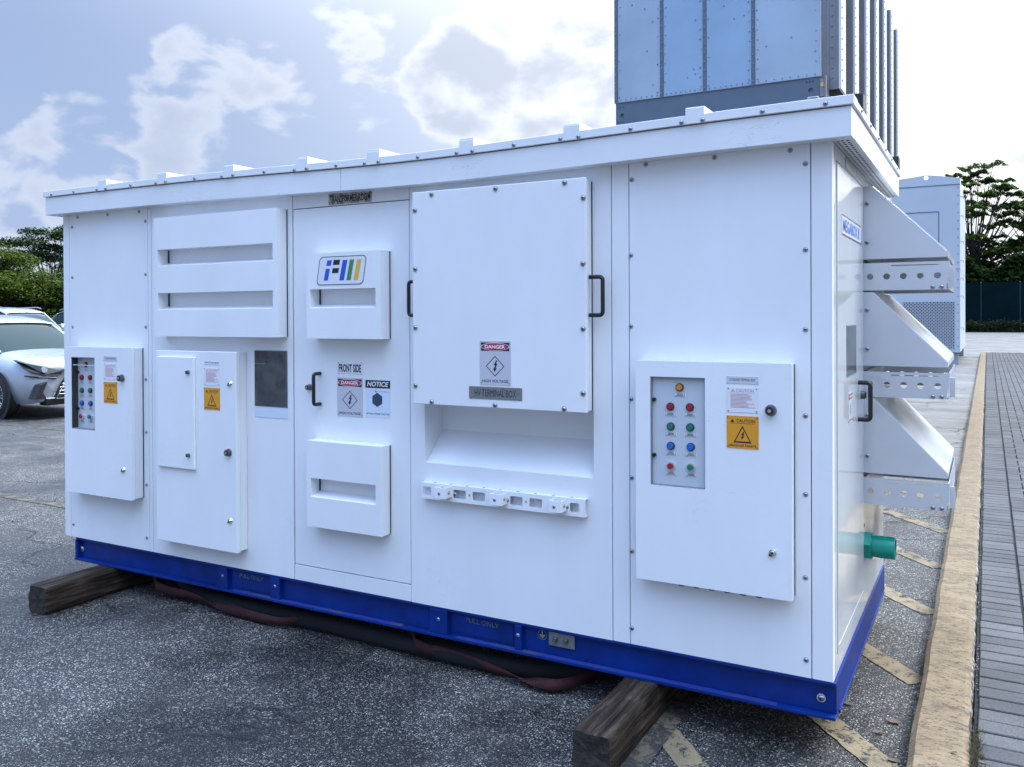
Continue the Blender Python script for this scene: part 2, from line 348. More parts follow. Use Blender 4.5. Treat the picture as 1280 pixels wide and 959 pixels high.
M['kerb'] = worn_paint('yellow_kerb_paint', (.25, .182, .11), (.06, .05, .04), .415, 10, (1, 2.6, 1))
M['kerbw'] = mat('chipped_kerb_edge', (.46, .44, .40), .8, col2=(.05, .045, .04), vscale=26, thr=(.45, .60), bump=.5, bscale=50)
M['stripe'] = worn_paint('yellow_road_paint', (.25, .195, .12), (.03, .03, .03), .465, 14)
M['stripe2'] = worn_paint('faded_road_paint', (.22, .175, .11), (.035, .034, .036), .475, 12)
M['stripe3'] = worn_paint('old_road_paint', (.15, .13, .09), (.035, .034, .036), .53, 12)
M['wood'] = wood()
M['woodend'] = mat('timber_end_grain', (.035, .028, .022), .95, var=.7, vscale=25, bump=.8, bscale=60)
M['brick'] = per_object('grey_paver', (.055, .0545, .057), (.083, .082, .084))
M['joint'] = mat('paver_joint', (.012, .012, .013), .95, var=.4, vscale=30)
M['weed'] = leafmat('dry_weed', (.045, .035, .018), (.10, .085, .045))
M['lcl'] = mat('galvanised_panel', (.32, .45, .59), .32, .45, var=.12, vscale=1.2, rvar=.06)
M['lcl2'] = mat('galvanised_panel_grey', (.38, .47, .56), .38, .45, var=.12, vscale=1.2, rvar=.06)
M['beam'] = mat('blue_grey_beam', (.10, .14, .19), .5, .1, var=.1)
M['rib'] = mat('dark_grey_rib', (.20, .205, .22), .5, .2, var=.2)
M['ribw'] = mat('pale_rib_edge', (.62, .63, .64), .45)  # pale tone carries the light on the module ribs' outer faces
M['module'] = mat('pale_blue_grey_paint', (.50, .55, .60), .4, var=.08, vscale=.6)
M['mesh'] = mat('mesh_dark', (.045, .055, .075), .6)
M['cont'] = mat('container_grey', (.35, .36, .37), .5, var=.15)
M['fence'] = mat('dark_teal_hoarding', (.001, .011, .014), .9, spec=.08, var=.3, vscale=.6)
M['bark'] = mat('bark', (.045, .036, .028), .9, var=.4, vscale=12, bump=.6, bscale=20)
M['leafA'] = leafmat('leaf_mid', (.018, .045, .008), (.07, .125, .02))
M['leafB'] = leafmat('leaf_dark', (.008, .02, .004), (.028, .058, .008))
M['leafD'] = leafmat('leaf_fresh_green', (.014, .034, .004), (.085, .14, .014))  # dark to fresh green, varied from leaf to leaf
M['leafE'] = leafmat('leaf_brown_black', (.006, .012, .003), (.02, .03, .01))  # brown-black leaf tone of the low hedge
M['leafC'] = leafmat('leaf_olive', (.022, .045, .005), (.10, .14, .014))
M['carw'] = mat('pearl_car_paint', (.30, .33, .37), .18, .1, coat=1)
M['card'] = mat('dark_car_paint', (.05, .055, .065), .2, .3, coat=1)
M['cars'] = mat('silver_car_paint', (.36, .38, .41), .22, .5, coat=1)
M['cglass'] = mat('car_glass', (.03, .045, .045), .07, 0, spec=.05)
M['tyre'] = mat('tyre', (.012, .012, .013), .8)
M['trim'] = mat('car_trim_black', (.01, .011, .013), .4)
M['rim'] = mat('alloy_rim', (.5, .5, .52), .25, .9)
M['lamp'] = mat('lamp_clear', (.55, .6, .65), .08, .5)
M['deadleaf'] = mat('dead_leaf', (.16, .11, .07), .8, var=.4, vscale=40)
M['pebble'] = mat('pebble', (.3, .27, .24), .85, var=.4, vscale=60)

# ------------------------------------------------------------------ builders
def link(o, parent=None):
    COL.objects.link(o)
    if parent is not None:
        o.parent = parent
        if parent.get('_base'): o.matrix_parent_inverse = Matrix.Translation(-Vector(parent.location))
    return o
def thing(name, label, cat, loc, group=None, base=True):
    o = D.objects.new(name, None); COL.objects.link(o); o.location = loc; o.empty_display_size = .2
    o['label'] = label; o['category'] = cat
    if group: o['group'] = group
    if base: o['_base'] = 1
    return o
def tag(o, label, cat, group=None):
    o['label'] = label; o['category'] = cat
    if group: o['group'] = group
    return o

class MB:
    def __init__(s): s.v = []; s.f = []; s.m = []; s.mats = []; s.sm = []
    def mi(s, m):
        if m not in s.mats: s.mats.append(m)
        return s.mats.index(m)
    def add(s, vs, fs, m, smooth=False, mtx=None):
        k = len(s.v); i = s.mi(m)
        for v in vs:
            v = Vector(v); s.v.append(mtx @ v if mtx else v)
        for f in fs: s.f.append([k+a for a in f]); s.m.append(i); s.sm.append(smooth)
        return s
    def box(s, x0, x1, y0, y1, z0, z1, m, mtx=None):
        x0, x1 = sorted((x0, x1)); y0, y1 = sorted((y0, y1)); z0, z1 = sorted((z0, z1))
        vs = [(x, y, z) for z in (z0, z1) for y in (y0, y1) for x in (x0, x1)]
        return s.add(vs, [(0,2,3,1),(4,5,7,6),(0,1,5,4),(2,6,7,3),(0,4,6,2),(1,3,7,5)], m, mtx=mtx)
    def cyl(s, p0, p1, r, m, n=16, r1=None, smooth=True, caps=True):
        p0 = Vector(p0); p1 = Vector(p1); r1 = r if r1 is None else r1
        a = (p1-p0).normalized(); t = a.orthogonal().normalized(); b = a.cross(t)
        vs = []
        for p, q in ((p0, r), (p1, r1)):
            for i in range(n):
                w = 2*PI*i/n; vs.append(p+(t*math.cos(w)+b*math.sin(w))*q)
        s.add(vs, [(i, (i+1) % n, n+(i+1) % n, n+i) for i in range(n)], m, smooth)
        if caps: s.add(vs[:n], [tuple(reversed(range(n)))], m); s.add(vs[n:], [tuple(range(n))], m)
        return s
    def tube(s, pts, r, m, n=10, caps=True, rs=None):
        pts = [Vector(p) for p in pts]; rings = []; up = None
        for i, p in enumerate(pts):
            d = (pts[min(i+1, len(pts)-1)]-pts[max(i-1, 0)]).normalized()
            t = d.orthogonal().normalized() if up is None else (up-d*up.dot(d)).normalized()
            up = t; b = d.cross(t); q = rs[i] if rs else r
            rings.append([p+(t*math.cos(2*PI*k/n)+b*math.sin(2*PI*k/n))*q for k in range(n)])
        vs = [v for g in rings for v in g]; fs = []
        for i in range(len(pts)-1):
            for k in range(n): fs.append((i*n+k, i*n+(k+1) % n, (i+1)*n+(k+1) % n, (i+1)*n+k))
        s.add(vs, fs, m, True)
        if caps:
            s.add(rings[0], [tuple(reversed(range(n)))], m); s.add(rings[-1], [tuple(range(n))], m)
        return s
    def prism(s, poly, a, b, ax, m):
        """polygon in the two other axes extruded along axis ax from a to b"""
        def p(u, v, w): return {0: (w, u, v), 1: (u, w, v), 2: (u, v, w)}[ax]
        n = len(poly); vs = [p(u, v, a) for u, v in poly]+[p(u, v, b) for u, v in poly]
        fs = [tuple(range(n)), tuple(reversed(range(n, 2*n)))]+[(i, n+i, n+(i+1) % n, (i+1) % n) for i in range(n)]
        return s.add(vs, fs, m)
    def mesh(s, me, m, mtx):
        return s.add([v.co for v in me.vertices], [tuple(p.vertices) for p in me.polygons], m, mtx=mtx)
    def make(s, name):
        me = D.meshes.new(name); me.from_pydata([tuple(v) for v in s.v], [], s.f)
        for x in s.mats: me.materials.append(M[x])
        me.polygons.foreach_set('material_index', s.m); me.polygons.foreach_set('use_smooth', s.sm)
        bm = bmesh.new(); bm.from_mesh(me); bmesh.ops.recalc_face_normals(bm, faces=bm.faces); bm.to_mesh(me); bm.free()
        me.update(); return me
    def build(s, name, parent=None, bevel=0, label=None, kind=None, seg=2):
        o = D.objects.new(name, s.make(name)); link(o, parent)
        if bevel:
            b = o.modifiers.new('bevel', 'BEVEL'); b.width = bevel; b.segments = seg; b.limit_method = 'ANGLE'; b.angle_limit = R(40); b.harden_normals = False
        if label: o['label'] = label
        if kind: o['kind'] = kind
        return o

def curve_mesh(splines, thick=0, bevel=0):
    cu = D.curves.new('tmp', 'CURVE'); cu.dimensions = '2D'; cu.fill_mode = 'BOTH'; cu.extrude = thick/2; cu.bevel_depth = bevel
    for pts in splines:
        sp = cu.splines.new('POLY'); sp.points.add(len(pts)-1)
        for i, p in enumerate(pts): sp.points[i].co = (p[0], p[1], 0, 1)
        sp.use_cyclic_u = True
    ob = D.objects.new('tmp', cu); me = D.meshes.new_from_object(ob); D.objects.remove(ob); D.curves.remove(cu); return me
def circ(x, y, r, n=20, sy=1): return [(x+r*math.cos(2*PI*i/n), y+r*sy*math.sin(2*PI*i/n)) for i in range(n)]
def rect(x0, x1, y0, y1): return [(x0, y0), (x1, y0), (x1, y1), (x0, y1)]
def rrect(x0, x1, y0, y1, r, n=5):
    o = []
    for cx, cy, a in ((x1-r, y0+r, -90), (x1-r, y1-r, 0), (x0+r, y1-r, 90), (x0+r, y0+r, 180)):
        for i in range(n+1):
            w = R(a+90*i/n); o.append((cx+r*math.cos(w), cy+r*math.sin(w)))
    return o
TXT = {}
def text_mesh(t, bold=0.0, shear=0):
    k = (t, bold, shear)
    if k in TXT: return TXT[k]
    cu = D.curves.new('tmp', 'FONT'); cu.body = t; cu.size = 1; cu.offset = bold; cu.shear = shear; cu.resolution_u = 3
    ob = D.objects.new('tmp', cu); me = D.meshes.new_from_object(ob); D.objects.remove(ob); D.curves.remove(cu)
    xs = [v.co.x for v in me.vertices]; ys = [v.co.y for v in me.vertices]
    x0, x1, y0, y1 = min(xs), max(xs), min(ys), max(ys)
    for v in me.vertices: v.co = ((v.co.x-(x0+x1)/2)/(x1-x0), (v.co.y-(y0+y1)/2)/(y1-y0), 0)
    TXT[k] = me; return me
def frame_front(x, y, z): return Matrix(((1,0,0,x),(0,0,-1,y),(0,1,0,z),(0,0,0,1)))
def frame_side(x, y, z): return Matrix(((0,0,1,x),(1,0,0,y),(0,1,0,z),(0,0,0,1)))

def sign(name, parent, fr, w, h, els, base='swhite', thick=.0012, label=None, rivets=True):
    """flat printed plate, origin bottom-left of fr; els in plate fractions"""
    mb = MB()
    if base: mb.box(0, w, 0, h, 0, thick, base, fr)
    lay = [thick]
    def T(dx, dy, dz, sx=1, sy=1): return fr @ Matrix.Translation((dx, dy, dz)) @ Matrix.Diagonal((sx, sy, 1, 1))
    for e in els:
        k = e[0]; L = lay[0]+.0004*e[-1]; mm = e[-2]
        if k == 'r': mb.add([(e[1]*w, e[2]*h, 0), (e[3]*w, e[2]*h, 0), (e[3]*w, e[4]*h, 0), (e[1]*w, e[4]*h, 0)], [(0,1,2,3)], mm, mtx=T(0,0,L))
        elif k == 't': mb.mesh(text_mesh(e[1], e[6], e[7]), mm, T(e[2]*w, e[3]*h, L, e[4]*w, e[5]*h))
        elif k == 'p': mb.add([(a*w, b*h, 0) for a, b in e[1]], [tuple(range(len(e[1])))], mm, mtx=T(0,0,L))
        elif k == 'e': mb.add([(e[1]*w+e[3]*w*math.cos(2*PI*i/28), e[2]*h+e[4]*h*math.sin(2*PI*i/28), 0) for i in range(28)], [tuple(range(28))], mm, mtx=T(0,0,L))
        elif k == 'o': mb.mesh(curve_mesh([[(a*w, b*h) for a, b in q] for q in e[1]]), mm, T(0,0,L))
    if rivets:
        r = min(.0022, h*.045)
        for a in (.045, .955):
            for b in (.05, .95):
                c = fr @ Vector((a*w, b*h, thick)); n = (fr.to_3x3() @ Vector((0,0,1)))
                mb.cyl(c, c+n*.0012, r, 'darksteel', 8)
    return mb.build(name, parent, label=label)
BOLT = [(.56,.78),(.40,.52),(.50,.50),(.40,.30),(.34,.33),(.45,.12),(.62,.34),(.54,.34),(.66,.60),(.55,.58),(.66,.78)]
def danger(parent, fr, w, h, word='DANGER'):
    d = lambda s: [(.5+.30*s*math.sin(a), .43+.235*s*math.cos(a)) for a in (0, PI/2, PI, 3*PI/2)]
    return sign('danger_sign', parent, fr, w, h, [
        ('r', .04, .775, .96, .965, 'sink', 1), ('e', .5, .87, .46, .092, 'swhite', 2), ('e', .5, .87, .44, .082, 'sred', 3),
        ('t', word, .5, .87, .66, .085, .035, 0, 'swhite', 4),
        ('o', [d(1), d(.90)], 'sink', 1), ('p', [(.5+(x-.49)*.46, .43+(y-.45)*.40) for x, y in BOLT], 'sink', 1),
        ('t', 'HIGH VOLTAGE', .5, .09, .84, .065, .012, 0, 'sink', 1)], base='sgrey')
def caution_yellow(parent, fr, w, h):
    tri = lambda s: [(.5+.27*s*x, .42+.235*s*y) for x, y in ((-1,-1),(1,-1),(0,1.15))]
    return sign('electrical_hazard_sign', parent, fr, w, h, [
        ('p', [(.12,.80),(.25,.80),(.185,.90)], 'sink', 1), ('t', 'CAUTION', .60, .85, .58, .10, .01, 0, 'sink', 1), ('r', .12, .765, .88, .775, 'sink', 1),
        ('o', [tri(1.05), [(.5+(a-.5)*.84, .42+(b-.42)*.82-.008) for a, b in tri(1)]], 'sink', 1),
        ('p', [(.5+(x-.5)*.36, .40+(y-.45)*.36) for x, y in BOLT], 'sink', 1),
        ('t', 'electrical hazard', .5, .10, .84, .085, .01, 0, 'sink', 1)], base='syel')
def caution_white(parent, fr, w, h):
    rnd = random.Random(3)
    els = [('t', 'CAUTION', .58, .87, .56, .12, .0, 0, 'sredt', 1), ('o', [[(.14,.82),(.26,.82),(.20,.93)], [(.165,.835),(.235,.835),(.20,.895)]], 'sredt', 1), ('r', .08, .765, .92, .772, 'sredt', 1)]
    y = .71
    while y > .14:
        els.append(('r', .12, y, .12+rnd.uniform(.5, .8), y+.018, 'sredt', 1)); y -= .052
    return sign('caution_sign', parent, fr, w, h, els, base='swhite')

SCREW = None
def screw(x, y, z, parent, ax=1, r=.0078, sgn=-1):
    global SCREW
    if SCREW is None:
        mb = MB(); mb.cyl((0,0,0), (0,0,.0015), .0085*1.3, 'washer', 12)
        prof = [(1, .0015), (.92, .0042), (.6, .0062), (.32, .0066)]
        vs = []; n = 10
        for q, h in prof: vs += [(.0085*q*math.cos(2*PI*i/n), .0085*q*math.sin(2*PI*i/n), h) for i in range(n)]
        fs = [(a*n+i, a*n+(i+1) % n, (a+1)*n+(i+1) % n, (a+1)*n+i) for a in range(3) for i in range(n)]
        mb.add(vs, fs, 'steel', True); mb.cyl((0,0,.003), (0,0,.0052), .0027, 'black', 6)
        SCREW = mb.make('screw')
    o = D.objects.new('screw', SCREW); link(o, parent)
    o.location = (x, y, z)
    o.rotation_euler = (PI/2, 0, random.random()*6) if ax == 1 else (0, PI/2, 0)
    if ax == 1: o.rotation_euler = (PI/2, random.random()*6, 0) if False else (PI/2, 0, 0)
    o.scale = (r/.0085,)*3
    return o
def structure(o): o['kind'] = 'structure'; return o

# ------------------------------------------------------------------ ground, kerb, pavement
mb = MB()
nx, ny = 60, 60
def gx(i): t = i/nx*2-1; return math.copysign(abs(t)**3, t)*900
vs = [(gx(i)-1, gx(j)+1, G) for j in range(ny+1) for i in range(nx+1)]
fs = [(j*(nx+1)+i, j*(nx+1)+i+1, (j+1)*(nx+1)+i+1, (j+1)*(nx+1)+i) for j in range(ny) for i in range(nx)]
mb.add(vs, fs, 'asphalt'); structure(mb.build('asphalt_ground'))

def strip(pts, m, name, z):
    """a ragged-edged painted strip along a polyline [(x,y,halfwidth)]"""
    mb = MB(); rnd = random.Random(len(name)+int(pts[0][0]*100))
    a = Vector(pts[0][:2]); b = Vector(pts[1][:2]); d = (b-a); n = max(6, int(d.length/.03)); n = min(n, 300); q = Vector((-d.y, d.x)).normalized(); hw = pts[0][2]
    vs = []
    for i in range(n+1):
        p = a+d*(i/n)
        vs += [(*(p+q*(hw+rnd.uniform(-.003, .003))), z), (*(p-q*(hw+rnd.uniform(-.003, .003))), z)]
    mb.add(vs, [(2*i, 2*i+1, 2*i+3, 2*i+2) for i in range(n)], m)
    o = mb.build(name); return structure(o)
for k, yc in enumerate((-1.85, -.87, .13, 1.02, 2.0, 2.95, 3.95, 4.95)):
    mm = 'stripe' if k < 5 else 'stripe2'
    strip([(.225, yc-.16, .055), (-.64, yc+.84, .055)], mm, 'hatching_stripe', G+.004)
strip([(-.62, -3.5, .05), (-.62, 5.6, .05)], 'stripe3', 'hatching_border_line', G+.008)
for yy in (1.30, 4.35, 7.4, 10.4, -1.75-3):
    strip([(-6.0 if yy < 2 else -9.5, yy, .055), (-14.5, yy+.02, .055)], 'stripe3', 'parking_bay_line', G+.004)

# kerb: cast concrete, slightly wavy, chipped outer edge
mb = MB(); ys = []
y = -4.2
while y < 35.2: ys.append(y); y += .035 if y < 6 else .2
vs = []; nn = lambda a, b: noise.noise(Vector((a, b, 3.3)))
prof = [(.232, G-.01), (.236, G+.045), (.241, .128), (.262, .149), (.34, .152), (.405, .150), (.424, .143), (.431, .12), (.431, G)]
for yv in ys:
    for k, (x, z) in enumerate(prof):
        e = .007*nn(yv*4, k*.3)+.004*nn(yv*15, k*.4) if k in (5, 6, 7, 8) else (.006*nn(yv*3, 9)+.0015*nn(yv*12, k*.3+20))
        vs.append((x+e, yv, z+(.0012*nn(yv*7, k+7) if 2 <= k <= 6 else 0)))
K = len(prof)
mb.add(vs, [(j*K+i, j*K+i+1, (j+1)*K+i+1, (j+1)*K+i) for j in range(len(ys)-1) for i in range(K-3)], 'kerb')
mb.add(vs, [(j*K+i, j*K+i+1, (j+1)*K+i+1, (j+1)*K+i) for j in range(len(ys)-1) for i in (K-3, K-2)], 'kerbw')
mb.add(vs[-K:], [tuple(range(K))], 'kerb')
mb.box(.431, 16, 35.02, 35.25, G-.01, .15, 'kerbw')
structure(mb.build('kerb'))

mb = MB(); mb.box(.438, 14, -6, 35.0, G-.02, PV-.014, 'joint')
pav = structure(mb.build('pavement'))
BR = {}
def brick_mesh(w, d):
    k = (round(w, 3), round(d, 3))
    if k not in BR:
        mb = MB(); h = .03; c = .0035
        w2, d2 = w/2, d/2
        vs = [(-w2, -d2, -h), (w2, -d2, -h), (w2, d2, -h), (-w2, d2, -h), (-w2, -d2, -c), (w2, -d2, -c), (w2, d2, -c), (-w2, d2, -c),
              (-w2+c, -d2+c, 0), (w2-c, -d2+c, 0), (w2-c, d2-c, 0), (-w2+c, d2-c, 0)]
        fs = [(0,1,5,4),(1,2,6,5),(2,3,7,6),(3,0,4,7),(4,5,9,8),(5,6,10,9),(6,7,11,10),(7,4,8,11),(8,9,10,11)]
        mb.add(vs, fs, 'brick'); BR[k] = mb.make('brick')
    return BR[k]
bricks = []
rnd = random.Random(5)
y = -4.3; x0s, x1s = .452, .632
while y < 34.9:
    bricks.append(((x0s+x1s)/2, y+.05, x1s-x0s, .097)); y += .107
u_ = .1085; x0 = .641
for i in range(0, 30):
    for j in range(0, 360):
        k = (i-j) % 4; X = x0+i*u_; Y = -4.3+j*u_
        if k == 0: bricks.append((X+u_, Y+u_/2, 2*u_-.009, u_-.009)) if i < 29 else None
        elif k == 1 and i == 0: bricks.append((X+u_/2, Y+u_/2, u_-.009, u_-.009))
        elif k == 3: bricks.append((X+u_/2, Y+u_, u_-.009, 2*u_-.009))
camp = Vector((.483, -3.23))
def vis(b):
    d = Vector((b[0], b[1]))-camp; f = d.x*-math.sin(yaw)+d.y*math.cos(yaw); r = d.x*math.cos(yaw)+d.y*math.sin(yaw)
    if f < .4: return 1e9
    u = 640+1072*r/f; v = 402+1072*1.51/f
    return f if (u < 1310 and v < 985) else 1e6+f
bricks.sort(key=vis)
for b in bricks[:300]:
    o = D.objects.new('brick', brick_mesh(b[2], b[3])); link(o, pav)
    o.location = (b[0]+rnd.uniform(-.0012, .0012), b[1]+rnd.uniform(-.0012, .0012), PV+rnd.uniform(-.0015, .0015)); o.rotation_euler = (rnd.uniform(-.006, .006), rnd.uniform(-.006, .006), rnd.uniform(-.006, .006))
mb = MB()
for b in bricks[300:]:
    w2, d2, c = b[2]/2, b[3]/2, .003; X, Y = b[0], b[1]; z = PV+rnd.uniform(-.0015, .0015)
    vs = [(X-w2, Y-d2, z-.014), (X+w2, Y-d2, z-.014), (X+w2, Y+d2, z-.014), (X-w2, Y+d2, z-.014), (X-w2+c, Y-d2+c, z), (X+w2-c, Y-d2+c, z), (X+w2-c, Y+d2-c, z), (X-w2+c, Y+d2-c, z)]
    mb.add(vs, [(0,1,5,4),(1,2,6,5),(2,3,7,6),(3,0,4,7),(4,5,6,7)], 'brick')
mb.build('paver_field', pav, kind='stuff')

# weeds, grit and dead leaves in the joint by the kerb
mb = MB(); rnd = random.Random(11)
for i in range(900):
    yv = rnd.gauss(.10, .09) if i < 620 else rnd.uniform(-.3, 6); xv = .436+abs(rnd.gauss(0, .014 if i < 620 else .005)); L_ = rnd.uniform(.012, .036) if i < 620 else rnd.uniform(.004, .014)
    a = rnd.uniform(0, 2*PI); b = Vector((xv, yv, PV-.006)); t = b+Vector((math.cos(a)*L_*.8, math.sin(a)*L_*.8, L_*rnd.uniform(.3, 1))); s = Vector((-math.sin(a), math.cos(a), 0))*.0022
    mb.add([b-s, b+s, t], [(0,1,2)], 'weed')
tag(mb.build('weeds', kind='stuff'), 'dry weeds sprouting between the yellow kerb and the pavers', 'weeds')
mb = MB()
for i in range(420):
    c = rnd.random(); xv, yv, z = (rnd.gauss(.444, .006), rnd.uniform(-.8, 9), PV-.012) if c < .5 else (rnd.gauss(.205, .03), rnd.uniform(-.8, 7), G)
    q = rnd.uniform(.002, .006); vs = [(xv+q*rnd.uniform(.6, 1.3)*a, yv+q*rnd.uniform(.6, 1.3)*b, z+q*rnd.uniform(.3, .9)*(c_+1)) for a, b, c_ in ((1,0,0),(-1,0,0),(0,1,0),(0,-1,0),(0,0,1),(0,0,-1))]
    mb.add(vs, [(0,2,4),(2,1,4),(1,3,4),(3,0,4),(2,0,5),(1,2,5),(3,1,5),(0,3,5)], 'pebble')
tag(mb.build('grit', kind='stuff'), 'grit and crumbs of mortar along both edges of the kerb', 'grit')
for i, (xv, yv, z, s) in enumerate(((.47, .045, PV+.004, .014), (.16, .42, G+.006, .03), (-.02, .5, G+.006, .025), (.19, .10, G+.006, .028), (.12, .30, G+.006, .02), (.38, .05, .155, .012), (-.3, .55, G+.006, .02))):
    mb = MB(); n = 9; a0 = rnd.uniform(0, 6)
    ring = [(xv+s*math.cos(a0+2*PI*k/n)*(1 if k % 2 else .75), yv+s*.5*math.sin(a0+2*PI*k/n), z+rnd.uniform(0, .006)) for k in range(n)]
    mb.add([(xv, yv, z)]+ring, [(0, 1+k, 1+(k+1) % n) for k in range(n)], 'deadleaf')
    tag(mb.build('dead_leaf'), ['small pinkish dry leaf on the pavers beside the kerb', 'curled brown dead leaf on the asphalt by the box corner', 'brown dead leaf fallen under the right end of the box', 'dry brown leaf against the foot of the kerb at the front', 'little dead leaf on the asphalt between two yellow stripes', 'tiny dark leaf scrap on top of the yellow kerb', 'dead leaf lying in the shade under the box'][i], 'leaf')

# ------------------------------------------------------------------ the enclosure
E0 = thing('transformer_enclosure', 'long white metal transformer enclosure on a blue steel skid, standing on two timbers', 'electrical enclosure', (-2.2, .8, .2))
XL, DEP, ZB, ZT = -4.41, 1.672, .333, 2.27
def slab(name, x0, x1, z0, z1, t=.012, mat_='white', y=0., bevel=.0015):
    return MB().box(x0, x1, y, y+t, z0, z1, mat_).build(name, E0, bevel)
g2 = .0016
# dark core that shows through the seams, left open at the cable recess
mb = MB()
for a in ((XL+.004, -1.775, .0125, .02, ZB, ZT), (-.917, -.004, .0125, .02, ZB, ZT), (-1.775, -.917, .0125, .02, ZB, .97), (-1.775, -.917, .0125, .02, 1.27, ZT)): mb.box(*a, 'gap')
mb.box(XL+.02, -.013, .3, 1.6, ZB+.01, ZT-.02, 'gap')
mb.build('core', E0)
slab('corner_post', XL, -4.353-g2, ZB, ZT); slab('corner_post', -.074+g2, 0, ZB, ZT, .03)
pA = slab('bolted_panel', -4.353+g2, -3.647-g2, ZB, ZT)
slab('post', -3.647+g2, -3.617-g2, ZB, ZT)
pB = slab('louvre_panel', -3.617+g2, -2.562-.002, ZB, ZT)
dr = slab('access_door', -2.556, -1.8475, .4135, 2.186, .012)
slab('door_header', -2.560+.001, -1.8465, 2.19, ZT); slab('kick_plate', -2.560+.001, -1.8465, ZB, .4095)
pC = MB()
for a in ((-1.845+g2, -1.765, ZB, ZT), (-.927, -.846-g2, ZB, ZT), (-1.765, -.927, ZB, .983), (-1.765, -.927, 1.262, ZT)): pC.box(a[0], a[1], 0, .012, a[2], a[3], 'white')
pC = pC.build('terminal_panel', E0)
slab('post', -.846+g2, -.771-g2, ZB, ZT)
pD = slab('bolted_panel', -.771+g2, -.074-g2, ZB, ZT)
for x, z in [(-4.269,2.251),(-3.992,2.25),(-3.717,2.25),(-3.664,2.193),(-4.323,2.195),(-4.323,1.895),(-3.665,1.894),(-4.323,1.597),(-3.666,1.598),(-3.668,1.302),(-3.668,1.004),(-3.668,.707),(-4.33,.409),(-3.67,.408)]: screw(x, 0, z, pA)
for x, z in [(-.699,2.247),(-.424,2.249),(-.145,2.249),(-.092,2.196),(-.758,2.191),(-.762,1.891),(-.763,1.607),(-.764,1.316),(-.762,1.002),(-.763,.707),(-.764,.398),(-.092,1.886),(-.093,1.597),(-.094,1.284),(-.094,.999),(-.095,.697),(-.093,.398)]: screw(x, 0, z, pD)
# recess tub
mb = MB(); xa, xb = -1.765, -.927
mb.add([(xa,.012,.983),(xb,.012,.983),(xb,.15,1.118),(xa,.15,1.118)], [(0,1,2,3)], 'white')
mb.add([(xa,.15,1.118),(xb,.15,1.118),(xb,.15,1.27),(xa,.15,1.27)], [(0,1,2,3)], 'white')
mb.add([(xa,.0,1.27),(xb,.0,1.27),(xb,.15,1.27),(xa,.15,1.27)], [(0,1,2,3)], 'white')
for x in (xa, xb): mb.add([(x,.012,.983),(x,.15,1.118),(x,.15,1.27),(x,.012,1.27)], [(0,1,2,3)], 'white')
mb.build('cable_recess', E0)
# other walls
mb = MB(); mb.box(XL, XL+.012, .0125, DEP, ZB, ZT, 'white'); mb.box(XL+.012, -.02, DEP-.012, DEP, ZB, ZT, 'white'); mb.box(XL+.013, -.013, .02, DEP-.02, ZB+.002, ZB+.01, 'white'); mb.build('rear_walls', E0)
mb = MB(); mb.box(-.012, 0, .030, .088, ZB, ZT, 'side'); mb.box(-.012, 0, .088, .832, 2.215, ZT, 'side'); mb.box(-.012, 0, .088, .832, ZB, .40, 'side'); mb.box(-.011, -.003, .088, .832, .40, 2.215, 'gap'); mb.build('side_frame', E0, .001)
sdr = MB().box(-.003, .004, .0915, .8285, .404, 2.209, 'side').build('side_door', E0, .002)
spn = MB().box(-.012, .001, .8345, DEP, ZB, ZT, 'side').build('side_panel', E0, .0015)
mb = MB(); mb.box(.004, .0055, .105, .815, .43, .434, 'hoodw'); mb.build('door_seal_bead', sdr)

# roof: fascia with a slight sag, cap lip, ribs
def sag(x): return -.027*math.exp(-((x+1.75)/1.1)**2)
def sagbox(mb, x0, x1, y0, y1, z0, z1, m, n=40):
    vs = []; fs = []
    for i in range(n+1):
        x = x0+(x1-x0)*i/n; s = sag(x)
        vs += [(x,y0,z0+s),(x,y1,z0+s),(x,y1,z1+s),(x,y0,z1+s)]
    for i in range(n):
        a = i*4; b = a+4
        for k in range(4): fs.append((a+k, b+k, b+(k+1) % 4, a+(k+1) % 4))
    fs += [(0,1,2,3), (n*4+3,n*4+2,n*4+1,n*4)]
    mb.add(vs, fs, m)
fx0, fx1, fy = XL-.073, .073, -.065
mb = MB(); sagbox(mb, fx0, -2.197, fy, 0.0, 2.269, 2.3735, 'roofw'); mb.build('fascia', E0, .002)
mb = MB(); sagbox(mb, -2.194, fx1, fy, 0.0, 2.269, 2.3735, 'roofw'); mb.build('fascia', E0, .002)
mb = MB(); mb.box(.060, fx1, .0005, DEP+.065, 2.2695, 2.3735, 'roofw'); mb.build('side_fascia', E0, .002)
mb = MB(); mb.box(fx0, fx0+.012, .0005, DEP+.065, 2.2695, 2.3735, 'roofw'); mb.box(fx0+.012, .06, DEP+.053, DEP+.065, 2.2695, 2.3735, 'roofw'); mb.build('rear_fascia', E0, .002)
